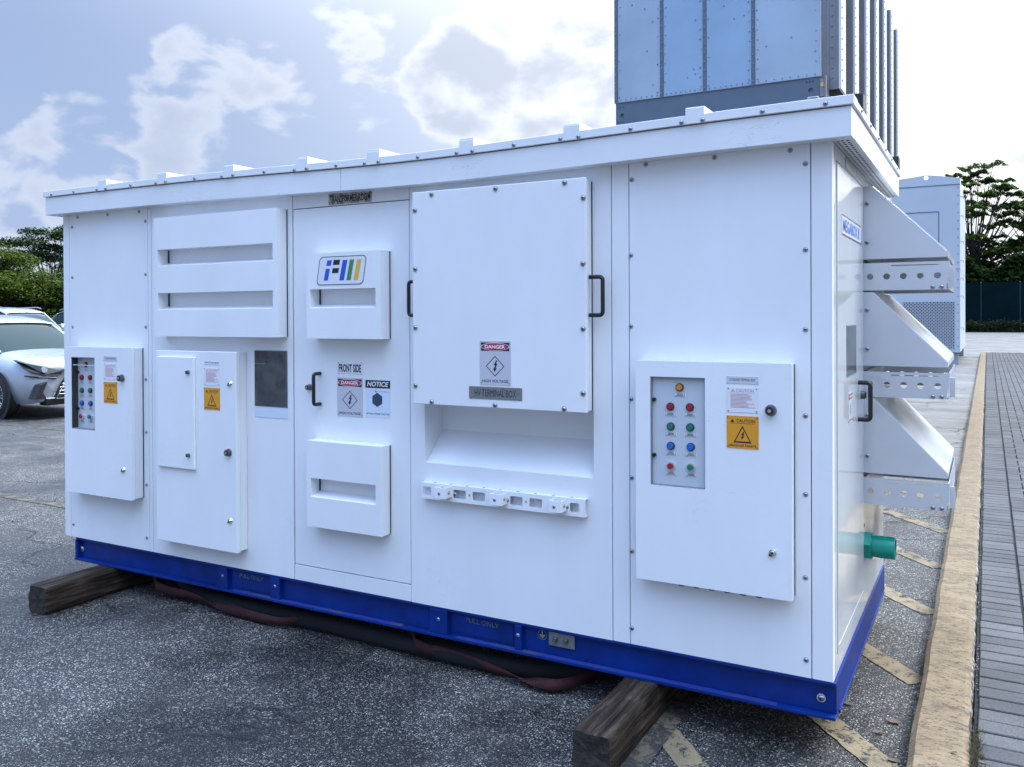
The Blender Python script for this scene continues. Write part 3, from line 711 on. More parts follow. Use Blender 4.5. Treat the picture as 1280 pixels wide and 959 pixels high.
# perforated soffit under the right eave
mb = MB(); xs_ = [.002, .0085, .0185, .0255, .0355, .0425, .0525, .0595]
for a in (0, 2, 4, 6): mb.box(xs_[a], xs_[a+1], .002, DEP+.05, 2.2700, 2.2712, 'roofw')
yv = .002
while yv < DEP+.03:
    for a in (1, 3, 5): mb.box(xs_[a]+.00005, xs_[a+1]-.00005, yv, yv+.015, 2.2701, 2.2711, 'roofw')
    yv += .038
mb.box(.002, .0595, .002, DEP+.05, 2.30, 2.302, 'gap'); mb.build('perforated_soffit', E0)
mb = MB(); sagbox(mb, fx0-.009, fx1+.009, fy-.009, 0.02, 2.3775, 2.411, 'roofw'); mb.box(fx0-.009, fx1+.009, .02, DEP+.074, 2.3775, 2.405, 'roofw'); roof = mb.build('roof_cap', E0, .002)
for x in (-4.409,-4.196,-3.691,-3.179,-2.679,-2.215,-1.744,-1.254,-.734,-.228,-.011): screw(x, fy-.009, 2.389+sag(x), roof, r=.0075)
for yv in (.12,.40,.68,.96,1.24,1.52): screw(fx1+.009, yv, 2.39, roof, ax=0, r=.0075)
for xc in (-3.933,-3.431,-2.925,-2.427,-1.993,-1.487,-.986,-.477):
    s = sag(xc); mb = MB()
    mb.box(xc-.036, xc+.036, fy-.012, fy-.0095, 2.377+s, 2.436+s, 'roofw')
    mb.box(xc-.036, xc+.036, fy-.0094, DEP+.07, 2.4115 if False else 2.405+s, 2.436+s*.6+0, 'roofw')
    rb = mb.build('roof_rib', E0, .0025)
    for q in (-.052, .030): screw(xc+q, fy-(.012 if q > 0 else .009), 2.386+s, rb, r=.0075)
for yv in (.20, 1.66):
    mb = MB(); mb.box(fx1-.03, fx1+.006, yv, yv+.012, 2.411, 2.475, 'black'); mb.box(fx1-.03, fx1+.006, yv+.012, yv+.10, 2.411, 2.42, 'black'); mb.box(fx1+.0, fx1+.006, yv+.012, yv+.10, 2.42, 2.475, 'black')
    mb.build('lifting_lug', E0, .002)
# roof collar details by the module side
mb = MB(); mb.box(-.09, -.05, .02, .05, 2.4115, 2.44, 'steel'); mb.build('earth_clamp', E0, .003)

# louvre hoods on the front
def hood(x0, x1, z0, z1, t, slots, parent):
    mb = MB(); zs = z0; c = .0
    for (sx0, sx1, sz0, sz1) in slots:
        mb.box(x0, x1, -t, -.0005, zs, sz0-.012, 'white')
        # sill slopes down to the front
        mb.prism([(-t, sz0-.012), (-.0005, sz0-.012), (-.0005, sz0+.02), (-t, sz0)], x0, x1, 0, 'white')
        mb.box(x0, sx0, -t, -.0005, sz0+.0201, sz1, 'white'); mb.box(sx1, x1, -t, -.0005, sz0+.0201, sz1, 'white')
        mb.prism([(-t, sz0), (-.0005, sz0+.02), (-.0005, sz0+.0201), (-t, sz0+.0201)], x0, sx0, 0, 'white'); mb.prism([(-t, sz0), (-.0005, sz0+.02), (-.0005, sz0+.0201), (-t, sz0+.0201)], sx1, x1, 0, 'white')
        mb.box(sx0+.0005, sx0+.004, -.008, -.001, sz0+.02, sz1, 'gap')
        zs = sz1
    mb.box(x0, x1, -t, -.0005, zs, z1, 'white'); mb.box(x1+.0001, x1+.003, -.005, -.0005, z0+.002, z1-.002, 'gap')  # last strip: shadow line behind the hood's right edge, painted dark
    o = mb.build('louvre_hood', E0)
    bm = bmesh.new(); bm.from_mesh(o.data); bmesh.ops.remove_doubles(bm, verts=bm.verts, dist=.0002)
    # drop the interior walls shared by stacked pieces
    seen = {}
    for f in bm.faces: seen.setdefault(tuple(sorted(v.index for v in f.verts)), []).append(f)
    bm.to_mesh(o.data); bm.free()
    return o
h1 = hood(-3.500, -2.598, 1.549, 2.192, .076, [(-3.471, -2.623, 1.692, 1.783), (-3.471, -2.623, 1.929, 2.019)], pB)
h3 = hood(-2.404, -1.957, 1.546, 1.956, .074, [(-2.382, -1.985, 1.692, 1.783)], dr)
h4 = hood(-2.415, -1.961, .634, 1.050, .069, [(-2.390, -1.995, .778, .870)], dr)

# high-voltage terminal cover
mb = MB(); mb.box(-1.764, -.932, -.058, -.001, 1.262, 2.199, 'white'); mb.box(-1.772, -.924, -.079, -.0585, 1.259, 2.205, 'white')
hv = mb.build('terminal_cover', E0, .003); MB().box(-.9319, -.929, -.005, -.0005, 1.264, 2.197, 'gap').build('shadow_gap_strip', hv)  # dark strip paints the shadow line behind the cover's right edge
for x, z in [(-1.667,2.19),(-1.34,2.19),(-1.016,2.19),(-.934,2.123),(-.936,1.859),(-.937,1.598),(-.938,1.338),(-1.022,1.271),(-1.347,1.271),(-1.671,1.271),(-1.758,1.341),(-1.757,1.6),(-1.757,1.862),(-1.757,2.125)]: screw(x, -.079, z, hv, r=.0095)
def dhandle(pts, parent, r=.0075):
    # rounded D-shape through the four corner points
    P = [Vector(p) for p in pts]; out = [P[0]]
    for i in (1, 2):
        a = (P[i-1]-P[i]).normalized()*.016; b = (P[i+1]-P[i]).normalized()*.016
        for k in range(6):
            t = k/5; out.append(P[i]+a*(1-t)**2+b*t**2)
    out.append(P[3]); return MB().tube(out, r, 'black', 12).build('handle', parent)
dhandle([(-.926,-.040,1.806),(-.868,-.040,1.806),(-.868,-.040,1.652),(-.926,-.040,1.652)], hv, .0085)
dhandle([(-1.77,-.040,1.808),(-1.822,-.040,1.808),(-1.822,-.040,1.655),(-1.77,-.040,1.655)], hv, .0085)
danger(hv, frame_front(-1.421, -.0795, 1.357), .151, .187)
sign('name_plate', hv, frame_front(-1.476, -.0795, 1.2955), .26, .053, [('t', 'HV TERMINAL BOX', .5, .5, .78, .58, .0, 0, 'sink', 1)], base='plate')

# cable bracket below the recess
zs0, zs1 = .826, .899
me = curve_mesh([rrect(-1.766, -.953, zs0, zs1, .004)]+[rrect(a, b, .843, .881, .007) for a, b in ((-1.757,-1.711),(-1.592,-1.527),(-1.493,-1.429),(-1.304,-1.243),(-1.211,-1.150),(-1.022,-.980))]+[circ(x, .862, .006, 12) for x in (-1.509, -1.227)], .003)
mb = MB(); mb.mesh(me, 'white', frame_front(0, -.0285, 0)); mb.box(-1.766, -.953, -.027, -.001, .896, .899, 'white'); mb.box(-1.766, -.953, -.027, -.001, zs0, .829, 'white')
for k in range(9): mb.cyl((-1.70+k*.085, -.014, .8991), (-1.70+k*.085, -.014, .8994), .007, 'seal', 10)
br = mb.build('cable_bracket', E0, .001)
for x in (-1.583, -1.318, -1.036): screw(x, -.030, .861, br)
for xc in (-1.627, -1.344, -1.063):
    mb = MB(); w = .027; f = -.086
    mb.box(xc-w, xc+w, f, f+.004, .846, .895, 'white'); mb.box(xc-w, xc-w+.004, f+.0041, -.0302, .846, .895, 'white'); mb.box(xc+w-.004, xc+w, f+.0041, -.0302, .846, .895, 'white'); mb.box(xc-w+.0041, xc+w-.0041, f+.0041, -.0302, .846, .850, 'seal')  # grey floor paints the shade inside the open white clamp
    cl = mb.build('cable_clamp', E0, .001)
    screw(xc-.004, f, .870, cl, r=.006)
    o = screw(xc+w, -.058, .870, cl, ax=0, r=.006)

# knobs, locks
def lock(x, y, z, parent, r=.016, depth=.022, m='darksteel'):
    mb = MB(); mb.cyl((x, y, z), (x, y-.004, z), r*1.25, 'seal', 16); mb.cyl((x, y-.004, z), (x, y-depth, z), r, m, 18); mb.cyl((x, y-depth, z), (x, y-depth-.001, z), r*.72, 'black', 14); mb.cyl((x, y-depth-.001, z), (x, y-depth-.004, z), r*.4, 'chrome', 10)
    return mb.build('lock', parent, .0012)
def quarter(x, y, z, parent):
    mb = MB(); mb.cyl((x, y, z), (x, y-.006, z), .015, 'chrome', 16, r1=.012); mb.cyl((x, y-.006, z), (x, y-.011, z), .009, 'chrome', 12, r1=.007); mb.cyl((x, y-.011, z), (x, y-.0115, z), .004, 'black', 8); mb.box(x-.012, x-.002, y-.0085, y-.006, z-.012, z-.003, 'black')
    return mb.build('quarter_turn_lock', parent)

# control cabinets
BT = [(0,0,'bamber'),(-.037,-.076,'bred'),(.040,-.075,'bred'),(-.036,-.152,'bgreen'),(.041,-.151,'bgreen'),(-.036,-.227,'bblue'),(.043,-.226,'bblue'),(-.035,-.304,'bred2'),(.044,-.303,'bgreen2')]
def control_cabinet(x0, z0, t, rec, bx, bz, title, knob_dz):
    w, h = .592, .853; x1, z1 = x0+w, z0+h
    wx0, wx1, wz0, wz1 = x0+.060, x0+.276, z1-.481, z1-.061
    mb = MB()
    for q in ((x0+.004, wx0, z0+.004, z1-.002), (wx1, x1-.003, z0+.004, z1-.002), (wx0+.0001, wx1-.0001, z0+.004, wz0), (wx0+.0001, wx1-.0001, wz1, z1-.002)): mb.box(q[0], q[1], -t+.028, -.001, q[2], q[3], 'white')
    cab = mb.build('control_cabinet', E0, .003); MB().box(x1-.0029, x1-.0005, -.005, -.0005, z0+.006, z1-.004, 'gap').build('shadow_gap_strip', cab)  # dark strip stands in for the cabinet's shadow against the panel
    me = curve_mesh([rrect(x0, x1, z0, z1, .003), rect(wx0, wx1, wz0, wz1)], .024)
    d = MB(); d.mesh(me, 'white', frame_front(0, -t+.012, 0)); d.box(wx0+.0005, wx1-.0005, -t+rec-.001, -t+rec, wz0+.0005, wz1-.0005, 'glass2')
    e = .004
    for a in ((wx0+.0005, wx0+e, wz0+.001, wz1-.001), (wx1-e*.6, wx1-.0005, wz0+.001, wz1-.001)): d.box(a[0], a[1], -t+.003, -t+rec-.0015, a[2], a[3], 'gap' if rec > .03 else 'seal')
    d.box(wx0+e, wx1-e, -t+.003, -t+rec-.0015, wz1-e, wz1-.001, 'seal'); d.box(wx0+e, wx1-e, -t+.003, -t+rec-.0015, wz0+.001, wz0+e, 'seal')
    if rec > .03: d.box(wx0+e, wx1-e, -t+.008, -t+.0085, wz1-.048, wz1-.044, 'film')
    door = d.build('cabinet_door', cab, .0025)
    yb = -t+rec-.001
    for dx, dz, c in BT:
        x, z = bx+dx, bz+dz; mb = MB()
        if c.endswith('2'):
            mb.cyl((x, yb, z), (x, yb-.012, z), .0155, 'chrome', 18); mb.cyl((x, yb-.012, z), (x, yb-.017, z), .0115, c[:-1], 16)
        else:
            mb.cyl((x, yb, z), (x, yb-.007, z), .0165, 'ring', 18, r1=.015); mb.cyl((x, yb-.007, z), (x, yb-.012, z), .012, c, 16, r1=.0105)
        mb.build('button', cab)
        sign('button_label', cab, frame_front(x-.023, yb, z-.036), .046, .014, [('r', .06, .08, .94, .92, 'sink', 1), ('r', .09, .14, .91, .86, 'swhite', 2), ('r', .25, .58, .78, .74, 'sink', 3), ('r', .16, .28, .84, .44, 'sink', 3)], rivets=False)
    for z in (wz1-.09, wz0+.115): MB().cyl((wx0+.012, yb, z), (wx0+.012, yb-.012, z), .0075, 'black', 12).build('hinge_screw', cab)
    yf = -t-.0003; sx = x0+.358
    sign('label_plate', cab, frame_front(sx, yf, z1-.077), .117, .026, [('t', title, .5, .55, .8, .38, .0, 0, 'navy', 1)], base='plate2')
    caution_white(cab, frame_front(sx+.001, yf, z1-.183), .115, .092)
    caution_yellow(cab, frame_front(sx, yf, z1-.316), .117, .120)
    lock(x0+.519, yf, z1-.170, cab, .017, .024); quarter(x0+.524, yf, z1-.686, cab)
    for z in (z1-.170, z0+.170): MB().box(x0-.009, x0+.001, -t+.024, -t+.034, z-.028, z+.028, 'black').build('hinge', cab)
    for k in range(6):
        x = x0+.175+k*.059; MB().cyl((x, -t/2-.004, z0+.006), (x, -t/2-.004, z0-.010), .012, 'darksteel', 12).build('cable_gland', cab)
    return cab
control_cabinet(-.722, .6215, .061, .0185, -.549, 1.374, 'LV SENSOR TERMINAL BOX', 0)
control_cabinet(-4.281, .629, .082, .042, -4.142, 1.376, 'LV SENSOR TERMINAL BOX', 0)

# junction cabinet
t = .078
mb = MB(); mb.box(-3.486, -2.884, -.048, -.001, .444, 1.468, 'white'); mb.box(-3.484, -2.886, -.0515, -.0482, .446, 1.466, 'gap'); c2 = mb.build('junction_cabinet', E0, .002)
d2 = MB().box(-3.490, -2.880, -t, -.0517, .438, 1.472, 'white').build('cabinet_door', c2, .003)
sp = MB().box(-3.460, -3.175, -t-.015, -t-.0005, .845, 1.440, 'white').build('hatch', c2, .003)
for z in (1.36, .921): lock(-3.213, -t-.015, z, c2, .009, .016)
quarter(-2.922, -t, 1.309, c2); lock(-2.932, -t, .954, c2, .0165, .02); quarter(-2.926, -t, .603, c2)
sign('label_plate', c2, frame_front(-3.111, -t-.0003, 1.404), .117, .018, [('t', 'JUNCTION BOX', .5, .5, .9, .62, .01, 0, 'sblue', 1)], rivets=False)
caution_white(c2, frame_front(-3.111, -t-.0003, 1.295), .116, .091)
caution_yellow(c2, frame_front(-3.112, -t-.0003, 1.167), .117, .116)

# viewing window on the louvre panel
mb = MB(); mb.box(-2.826, -2.600, -.003, -.0005, 1.192, 1.480, 'seal'); mb.box(-2.822, -2.604, -.0045, -.0031, 1.196, 1.476, 'glass')
mb.box(-2.818, -2.75, -.0052, -.0046, 1.41, 1.414, 'rib')
mb.build('viewing_window', E0, 0)
MB().box(-2.826, -2.600, -.002, -.0005, 1.136, 1.190, 'film').build('window_film', E0)

# door furniture and signs on the access door
dhandle([(-2.386,0,1.372),(-2.386,-.048,1.372),(-2.386,-.048,1.222),(-2.386,0,1.222)], dr, .009)
lock(-2.452, 0, 1.302, dr, .0125, .024)
sign('front_side_sign', dr, frame_front(-2.276, -.0003, 1.374), .155, .057, [('r', .02, .03, .98, .04, 'seal', 1), ('t', 'FRONT SIDE', .5, .5, .88, .68, .03, 0, 'sink', 1)], base='swhite')
danger(dr, frame_front(-2.278, -.0003, 1.169), .157, .188)
hexa = [(.48+.23*math.cos(R(90+60*k)), .47+.19*math.sin(R(90+60*k))) for k in range(6)]
sign('notice_sign', dr, frame_front(-2.105, -.0003, 1.173), .146, .179, [('r', 0, .78, 1, .985, 'sink', 1), ('t', 'NOTICE', .5, .885, .86, .13, .03, .2, 'swhite', 2),
     ('p', hexa, 'navy', 1), ('p', [(.40,.66),(.47,.66),(.475,.69),(.41,.72),(.47,.73),(.40,.735)], 'seal', 1), ('t', '45-70 degree', .75, .69, .40, .035, 0, 0, 'seal', 1), ('t', 'LIFTING FROM THE TOP', .5, .10, .94, .042, .01, 0, 'navy', 1)], base='film', thick=.0005, rivets=False)
sign('transformer_room_sign', E0, frame_front(-2.325, -.0003, 2.194), .264, .052, [('t', 'TRANSFORMER ROOM', .5, .5, .94, .66, .025, 0, 'sink', 1)], base='dirtyplate')
# company emblem on the upper louvre hood of the door
def para(pts, y): return [((x+2.33)/.29, (z-1.80)/.137) for x, z in pts]
def skew(p): return p
ol = []
for s in (0, .0035):
    r0 = rrect(-2.329+s, -2.045-s, 1.801+s, 1.937-s, .022-s*.5, 6)
    ol.append([((x+.17*(z-1.869)+2.332)/.29, (z-1.80)/.137) for x, z in r0])
bars = [('sblue', [(-2.271,1.919),(-2.242,1.919),(-2.250,1.893),(-2.278,1.893)]), ('sink', [(-2.231,1.920),(-2.192,1.920),(-2.198,1.896),(-2.238,1.896)]), ('sblue', [(-2.281,1.879),(-2.255,1.879),(-2.268,1.823),(-2.294,1.823)]),
        ('sink', [(-2.238,1.881),(-2.199,1.881),(-2.205,1.857),(-2.244,1.857)]), ('sblue', [(-2.176,1.918),(-2.148,1.918),(-2.170,1.822),(-2.199,1.822)]), ('sgreen', [(-2.134,1.918),(-2.108,1.918),(-2.130,1.822),(-2.156,1.822)]), ('sgold', [(-2.091,1.918),(-2.065,1.918),(-2.087,1.822),(-2.113,1.822)])]
sign('emblem', E0, frame_front(-2.332, -.0745, 1.80), .29, .137, [('p', ol[0], 'swhite', 0), ('o', ol, 'navy', 1)]+[('p', [((x+2.332)/.29, (z-1.80)/.137) for x, z in pts], c, 1) for c, pts in bars], base=None, thick=.0004, rivets=False)

# right side: sign, window, handle, small warning label
sign('maker_sign', sdr, frame_side(.0043, .195, 1.952), .549, .078, [('r', .005, .93, .995, .99, 'navy', 1), ('r', .005, .01, .995, .06, 'navy', 1), ('t', 'MEGABOX II', .46, .5, .84, .62, .02, 0, 'bluetxt', 2)], base='sgrey', rivets=False)
sign('vent_label', E0, frame_side(.0005, .32, 2.222), .29, .04, [], base='plate')
mb = MB(); mb.box(.004, .006, .312, .583, 1.406, 1.609, 'seal'); mb.box(.006, .0065, .316, .579, 1.410, 1.605, 'glass'); mb.build('door_window', sdr)
danger(sdr, frame_side(.0043, .36, 1.22), .10, .12)
dhandle([(.004,.655,1.362),(.052,.655,1.362),(.052,.655,1.206),(.004,.655,1.206)], sdr, .0095)
mb = MB(); mb.cyl((.004,.74,1.303), (.022,.74,1.303), .018, 'darksteel', 16); mb.box(.022, .026, .73, .75, 1.29, 1.316, 'black'); mb.build('lock', sdr, .001)

# awning hoods with holed cable trays on the side panel
YN, YF = .847, 1.62
def awning(z_top, z_low, zt1, zt0):
    zt = z_top
    prof = [(0, zt), (.042, zt), (.333, z_low+.024), (.333, z_low), (0, z_low)]
    mb = MB(); tk = .003
    tp = lambda p: p; mb.prism(prof, YN, YN+tk, 1, 'hoodw'); mb.prism([tp(p) for p in prof], YF-tk, YF, 1, 'hoodw')
    def sheet(a, b):
        d = Vector((b[0]-a[0], b[1]-a[1])); n = Vector((-d.y, d.x)).normalized()*-tk
        q = [a, b, (b[0]+n.x, b[1]+n.y), (a[0]+n.x, a[1]+n.y)]; mb.add([(p[0], YN+tk+.0001, p[1]) for p in q]+[(p[0], YF-tk-.0001, p[1]) for p in q], [(0,1,2,3),(7,6,5,4)]+[(i, 4+i, 4+(i+1) % 4, (i+1) % 4) for i in range(4)], 'hoodw')
    sheet((.333, z_low), (.333, z_low+.024)); sheet((.333, z_low+.024), (.042, zt)); sheet((.042, zt), (0, zt))
    o = mb.build('awning_hood', E0, .001)
    for z in (zt-.075, z_low+.075): screw(.018, YN, z, o, r=.008)
    # tray
    h0, h1 = zt0, zt1; xe = .345
    me = curve_mesh([[(.0, h0), (.330, h0), (xe, h1), (0, h1)]]+[circ(x, (h0+h1)/2, .0135, 20) for x in (.030,.097,.164,.230,.297)]+[rrect(.115, .30, h1-.0155, h1-.0115, .0015)], .003)
    mb = MB(); mb.mesh(me, 'hoodw', frame_front(0, YN+.0035, 0)); mb.mesh(me, 'hoodw', frame_front(0, YF-.0035, 0))
    fh = [rect(YN+.006, YF-.006, h0, h1)]
    yy = YN+.03
    while yy < YF-.03:
        for q in (.25, .5, .75): fh.append(circ(yy, h0+(h1-h0)*q, .007, 8))
        yy += .028
    mb.mesh(curve_mesh(fh, .002), 'hoodw', frame_side(.338, 0, 0)); mb.box(.0, .012, YN+.006, YF-.006, h0, h1, 'hoodw'); mb.box(.012, .336, YN+.006, YN+.03, h0, h0+.003, 'hoodw'); mb.box(.012, .336, YF-.03, YF-.006, h0, h0+.003, 'hoodw')
    t = mb.build('cable_tray', E0)
    for x in (.278, .312): screw(x, YN+.002, h0+.010, t, r=.0085)
    # hinge plate at the outer end
    MB().box(.341, .362, YN+.05, YN+.055, h0+.006, h1-.02, 'hoodw').box(.341, .362, YN+.0551, YN+.0581, h0+.03, h1-.035, 'seal').build('end_plate', E0, .001)
awning(2.214, 1.893, 1.876, 1.756); awning(1.745, 1.423, 1.398, 1.287); awning(1.280, .950, .930, .811)
mb = MB()
for k in range(7): mb.box(.002, .005, .90+k*.09, .96+k*.09, 1.88, 1.893, 'gap')
mb.build('vent_gap', E0)
# green pipe stub
mb = MB(); pc = Vector((0, .911, .612)); mb.cyl(pc+Vector((.001,0,0)), pc+Vector((.028,0,0)), .066, 'pipe', 6, smooth=False); mb.cyl(pc+Vector((.028,0,0)), pc+Vector((.032,0,0)), .056, 'pipe', 24)
outer = [(.032,.047),(.060,.049),(.124,.049),(.126,.047),(.126,.041),(.06,.041)]
n = 28; vs = [(pc.x+a, pc.y+r*math.cos(2*PI*i/n), pc.z+r*math.sin(2*PI*i/n)) for a, r in outer for i in range(n)]
mb.add(vs, [(k*n+i, k*n+(i+1) % n, (k+1)*n+(i+1) % n, (k+1)*n+i) for k in range(len(outer)-1) for i in range(n)], 'pipe', True); mb.cyl(pc+Vector((.06,0,0)), pc+Vector((.061,0,0)), .041, 'black', 20)
mb.build('pipe_stub', E0, .0015)
MB().box(.001, .003, .872, .884, .70, .716, 'steel').build('drain_plug', E0)

# blue skid
bx0, bx1 = -4.311, .008
mb = MB(); mb.box(bx0, bx1, .022, .034, .212, ZB-.0015, 'blue'); mb.box(bx0, bx1, -.010, .070, .200, .2118, 'blue'); mb.box(bx0, bx1, .0, .021, ZB-.012, ZB-.0016, 'blue'); mb.build('front_rail', E0, .0015)
mb = MB(); mb.box(bx0, bx1, DEP-.03, DEP-.018, .212, ZB-.0015, 'blue'); mb.box(bx0, bx1, DEP-.07, DEP+.005, .200, .2118, 'blue'); mb.build('rear_rail', E0, .0015)
mb = MB(); mb.box(-.004, .008, .0341, DEP-.0301, .212, ZB-.0015, 'blue'); mb.box(-.06, .0135, .0701, DEP-.0701, .200, .2118, 'blue'); mb.build('end_rail', E0, .0015); MB().box(bx0, bx0+.012, .0341, DEP-.0301, .212, ZB-.0015, 'blue').build('end_rail', E0, .0015)
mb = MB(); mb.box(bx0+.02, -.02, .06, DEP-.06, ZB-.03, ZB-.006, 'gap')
for x in (-3.6, -2.9, -2.2, -1.5, -.8): mb.box(x, x+.06, .071, DEP-.071, .205, ZB-.031, 'blue')
mb.build('under_frame', E0)
for a, b in ((-3.104,-3.036), (-2.725,-2.664), (-1.742,-1.648), (-1.300,-1.268)):
    mb = MB(); mb.box(a, b, -.0015, .0215, .2122, ZB-.0125, 'blue'); st = mb.build('stiffener', E0, .0015)
    screw((a+b)/2, -.0015, .278, st, r=.006)
MB().box(bx1-4.3194, bx1-4.30, -.004, .0215, .2122, ZB-.0125, 'blue').build('stiffener', E0, .001)
for a, b in ((-3.02,-2.74), (-1.63,-1.32)):
    mb = MB(); mb.box(a, b, .0195, .0215, .226, .318, 'blue'); fp = mb.build('fork_pocket_cover', E0, .001)
    sign('pull_only_lettering', fp, frame_front((a+b)/2-.085, .0192, .281), .17, .022, [('t', 'PULL ONLY', .5, .5, 1, 1, .01, 0, 'fade', 0)], base=None, thick=.0003, rivets=False)
mb = MB(); mb.box(-3.0, -1.9, -.009, .02, .2121, .2128, 'bluedirt'); mb.box(-1.6, -.2, -.009, .02, .2121, .2128, 'bluedirt'); mb.build('dirt_film', E0)
mb = MB(); mb.box(-1.144, -1.024, .014, .0215, .256, .313, 'plate'); ep = mb.build('earth_plate', E0, .002)
for x in (-1.112, -1.062): MB().cyl((x,.014,.287), (x,.006,.287), .013, 'steel', 6, smooth=False).cyl((x,.006,.287), (x,-.004,.287), .007, 'steel', 10).build('earth_bolt', ep)
cx, cz = -1.178, .291; rg = lambda r, n=22: [(r*math.cos(2*PI*i/n)+.5, r*math.sin(2*PI*i/n)+.5) for i in range(n)]
sign('earth_symbol', E0, frame_front(cx-.022, .0215, cz-.022), .044, .044, [('o', [rg(.5), rg(.44)], 'sgreen', 0), ('r', .47, .48, .53, .85, 'sgold', 1), ('r', .22, .42, .78, .48, 'sgold', 1), ('r', .32, .30, .68, .35, 'sgold', 1), ('r', .42, .18, .58, .23, 'sgold', 1)], base=None, thick=.0003, rivets=False)
for x in (-4.28, -.045): screw(x, .0215, .262, E0, r=.012)

# ------------------------------------------------------------------ timbers and hoses under the box
def timber(x0, x1, y0, y1, label):
    mb = MB(); nl = 60; rnd = random.Random(int(x0*100)); K = 6; vs = []
    z0, z1 = G+.001, .1995
    cs = []
    for k in range(K): cs.append((x0+(x1-x0)*k/K, z0))
    for k in range(K): cs.append((x1, z0+(z1-z0)*k/K))
    for k in range(K): cs.append((x1-(x1-x0)*k/K, z1))
    for k in range(K): cs.append((x0, z1-(z1-z0)*k/K))
    n = len(cs); xc, zc = (x0+x1)/2, (z0+z1)/2
    for i in range(nl+1):
        yv = y0+(y1-y0)*(i/nl)**1.3
        end = max(0, 1-(yv-y0)/.02)*.05
        for k, (x, z) in enumerate(cs):
            corner = .95 if (k % K) in (0,) else 1
            d = 1+.03*noise.noise(Vector((x*9, yv*2.5, z*9)))+.03*noise.noise(Vector((x*60, yv*3, z*60)))
            q = corner*d*(1-end)
            vs.append((xc+(x-xc)*q, yv+.012*noise.noise(Vector((x*20, z*20, yv))) if i == 0 else yv, max(G+.0005, min(z1, zc+(z-zc)*q*1.01))))
    fs = [(i*n+k, i*n+(k+1) % n, (i+1)*n+(k+1) % n, (i+1)*n+k) for i in range(nl) for k in range(n)]
    mb.add(vs, fs, 'wood', True); mb.add([(xc, y0+.004, zc)]+vs[:n], [(0, 1+(k+1) % n, 1+k) for k in range(n)], 'woodend'); mb.add(vs[-n:], [tuple(range(n))], 'woodend')
    tag(mb.build('timber_beam'), label, 'timber', 'timbers carrying the white box')
timber(-.797, -.650, -.505, 2.0, 'thick weathered timber under the right end of the white box, nearest the viewer')
timber(-4.095, -3.942, -.425, 2.0, 'dark timber beam sticking out under the left end of the white box')
# sagging hose with a red webbing strap wound round it
rnd = random.Random(4)
def hose(pts, r, m, name, label, cat, flat=None):
    P = [Vector(p) for p in pts]; out = []
    for i in range(len(P)-1):
        a, b, c, d = P[max(i-1, 0)], P[i], P[i+1], P[min(i+2, len(P)-1)]
        for k in range(8):
            t = k/8; out.append(.5*((2*b)+(-a+c)*t+(2*a-5*b+4*c-d)*t*t+(-a+3*b-3*c+d)*t**3))
    out.append(P[-1])
    return tag(MB().tube(out, r, m, 12).build(name), label, cat)
hose([(-3.62,.35,.22),(-3.55,.16,.155),(-3.40,.11,.105),(-3.0,.09,.098),(-2.5,.10,.10),(-2.0,.09,.096),(-1.6,.08,.096),(-1.3,.10,.098),(-1.0,.20,.115),(-.86,.5,.15)], .042, 'rubber', 'hose', 'thick black hose lying in the shade under the front rail of the white box', 'hose')
def webbing(x0, x1, y, z, turns, w, label):
    mb = MB(); n = 70; vs = []
    for i in range(n+1):
        t = i/n; x = x0+(x1-x0)*t; a = turns*t*PI+.5; c = Vector((x, y+.02*math.sin(t*5), z+(.012*math.sin(t*7))))
        c.z += .05*(1-min(1, t*6))+.04*max(0, (t-.9)*10); c.y += .22*max(0, (t-.82)/.18)**1.5+.1*max(0, (.1-t)/.1)
        d = Vector((0, math.cos(a)*.35, math.sin(a))).normalized()*w/2
        p, q = c+d, c-d; p.z = max(p.z, G+.003); q.z = max(q.z, G+.003)
        vs += [p, q, q+Vector((0,-.004,0)), p+Vector((0,-.004,0))]
    fs = [(i*4+k, i*4+(k+1) % 4, i*4+4+(k+1) % 4, i*4+4+k) for i in range(n) for k in range(4)]
    mb.add(vs, fs, 'redhose', True); tag(mb.build('strap'), label, 'strap', 'red straps under the front rail')
webbing(-3.78, -2.45, .035, .100, 1.9, .048, 'dusty red webbing strap hanging under the left half of the blue rail')
webbing(-1.95, -.95, .030, .096, 1.2, .048, 'dusty red webbing strap curling to the asphalt left of the right timber')

# ------------------------------------------------------------------ tall clad module behind the roof
MX1, MX0, MY, ML = -1.17, -3.65, 7.0, 8.2
st = thing('stacked_container', 'plain grey container carrying the tall blue clad module, hidden behind the white box', 'container', (-2.4, 11, G))
mb = MB(); mb.box(MX0+.05, MX1-.05, MY+.05, MY+ML, G, 2.9, 'cont')
for k in range(30): mb.box(MX0+.10+k*.078, MX0+.14+k*.078, MY+.02, MY+.051, .25, 2.75, 'cont')
mb.build('body', st, .004); MB().box(MX0, MX1, MY, MY+.12, 2.9, 4.06, 'cont').box(MX0, MX1, MY+ML-.12, MY+ML, 2.9, 4.06, 'cont').box(MX0, MX0+.12, MY+.121, MY+ML-.121, 2.9, 4.06, 'cont').box(MX1-.12, MX1, MY+.121, MY+ML-.121, 2.9, 4.06, 'cont').build('plinth_frame', st)
mo = thing('cooling_module', 'tall module clad in blue-grey metal sheets with dark ribs, rising behind the white roof', 'cooling unit', (-2.4, 11, 4.06))
mb = MB()
me = curve_mesh([rect(MX0, MX1, 4.062, 4.345), circ(MX0+.085, 4.185, .026, 16), circ(MX1-.105, 4.205, .026, 16)]+[circ(MX0+.03+k*.035, 4.285, .008, 6) for k in range(3)]+[circ(MX1-.15+k*.035, 4.30, .008, 6) for k in range(3)]+[circ(MX0+.03+k*.035, 4.10, .008, 6) for k in range(3)], .02)
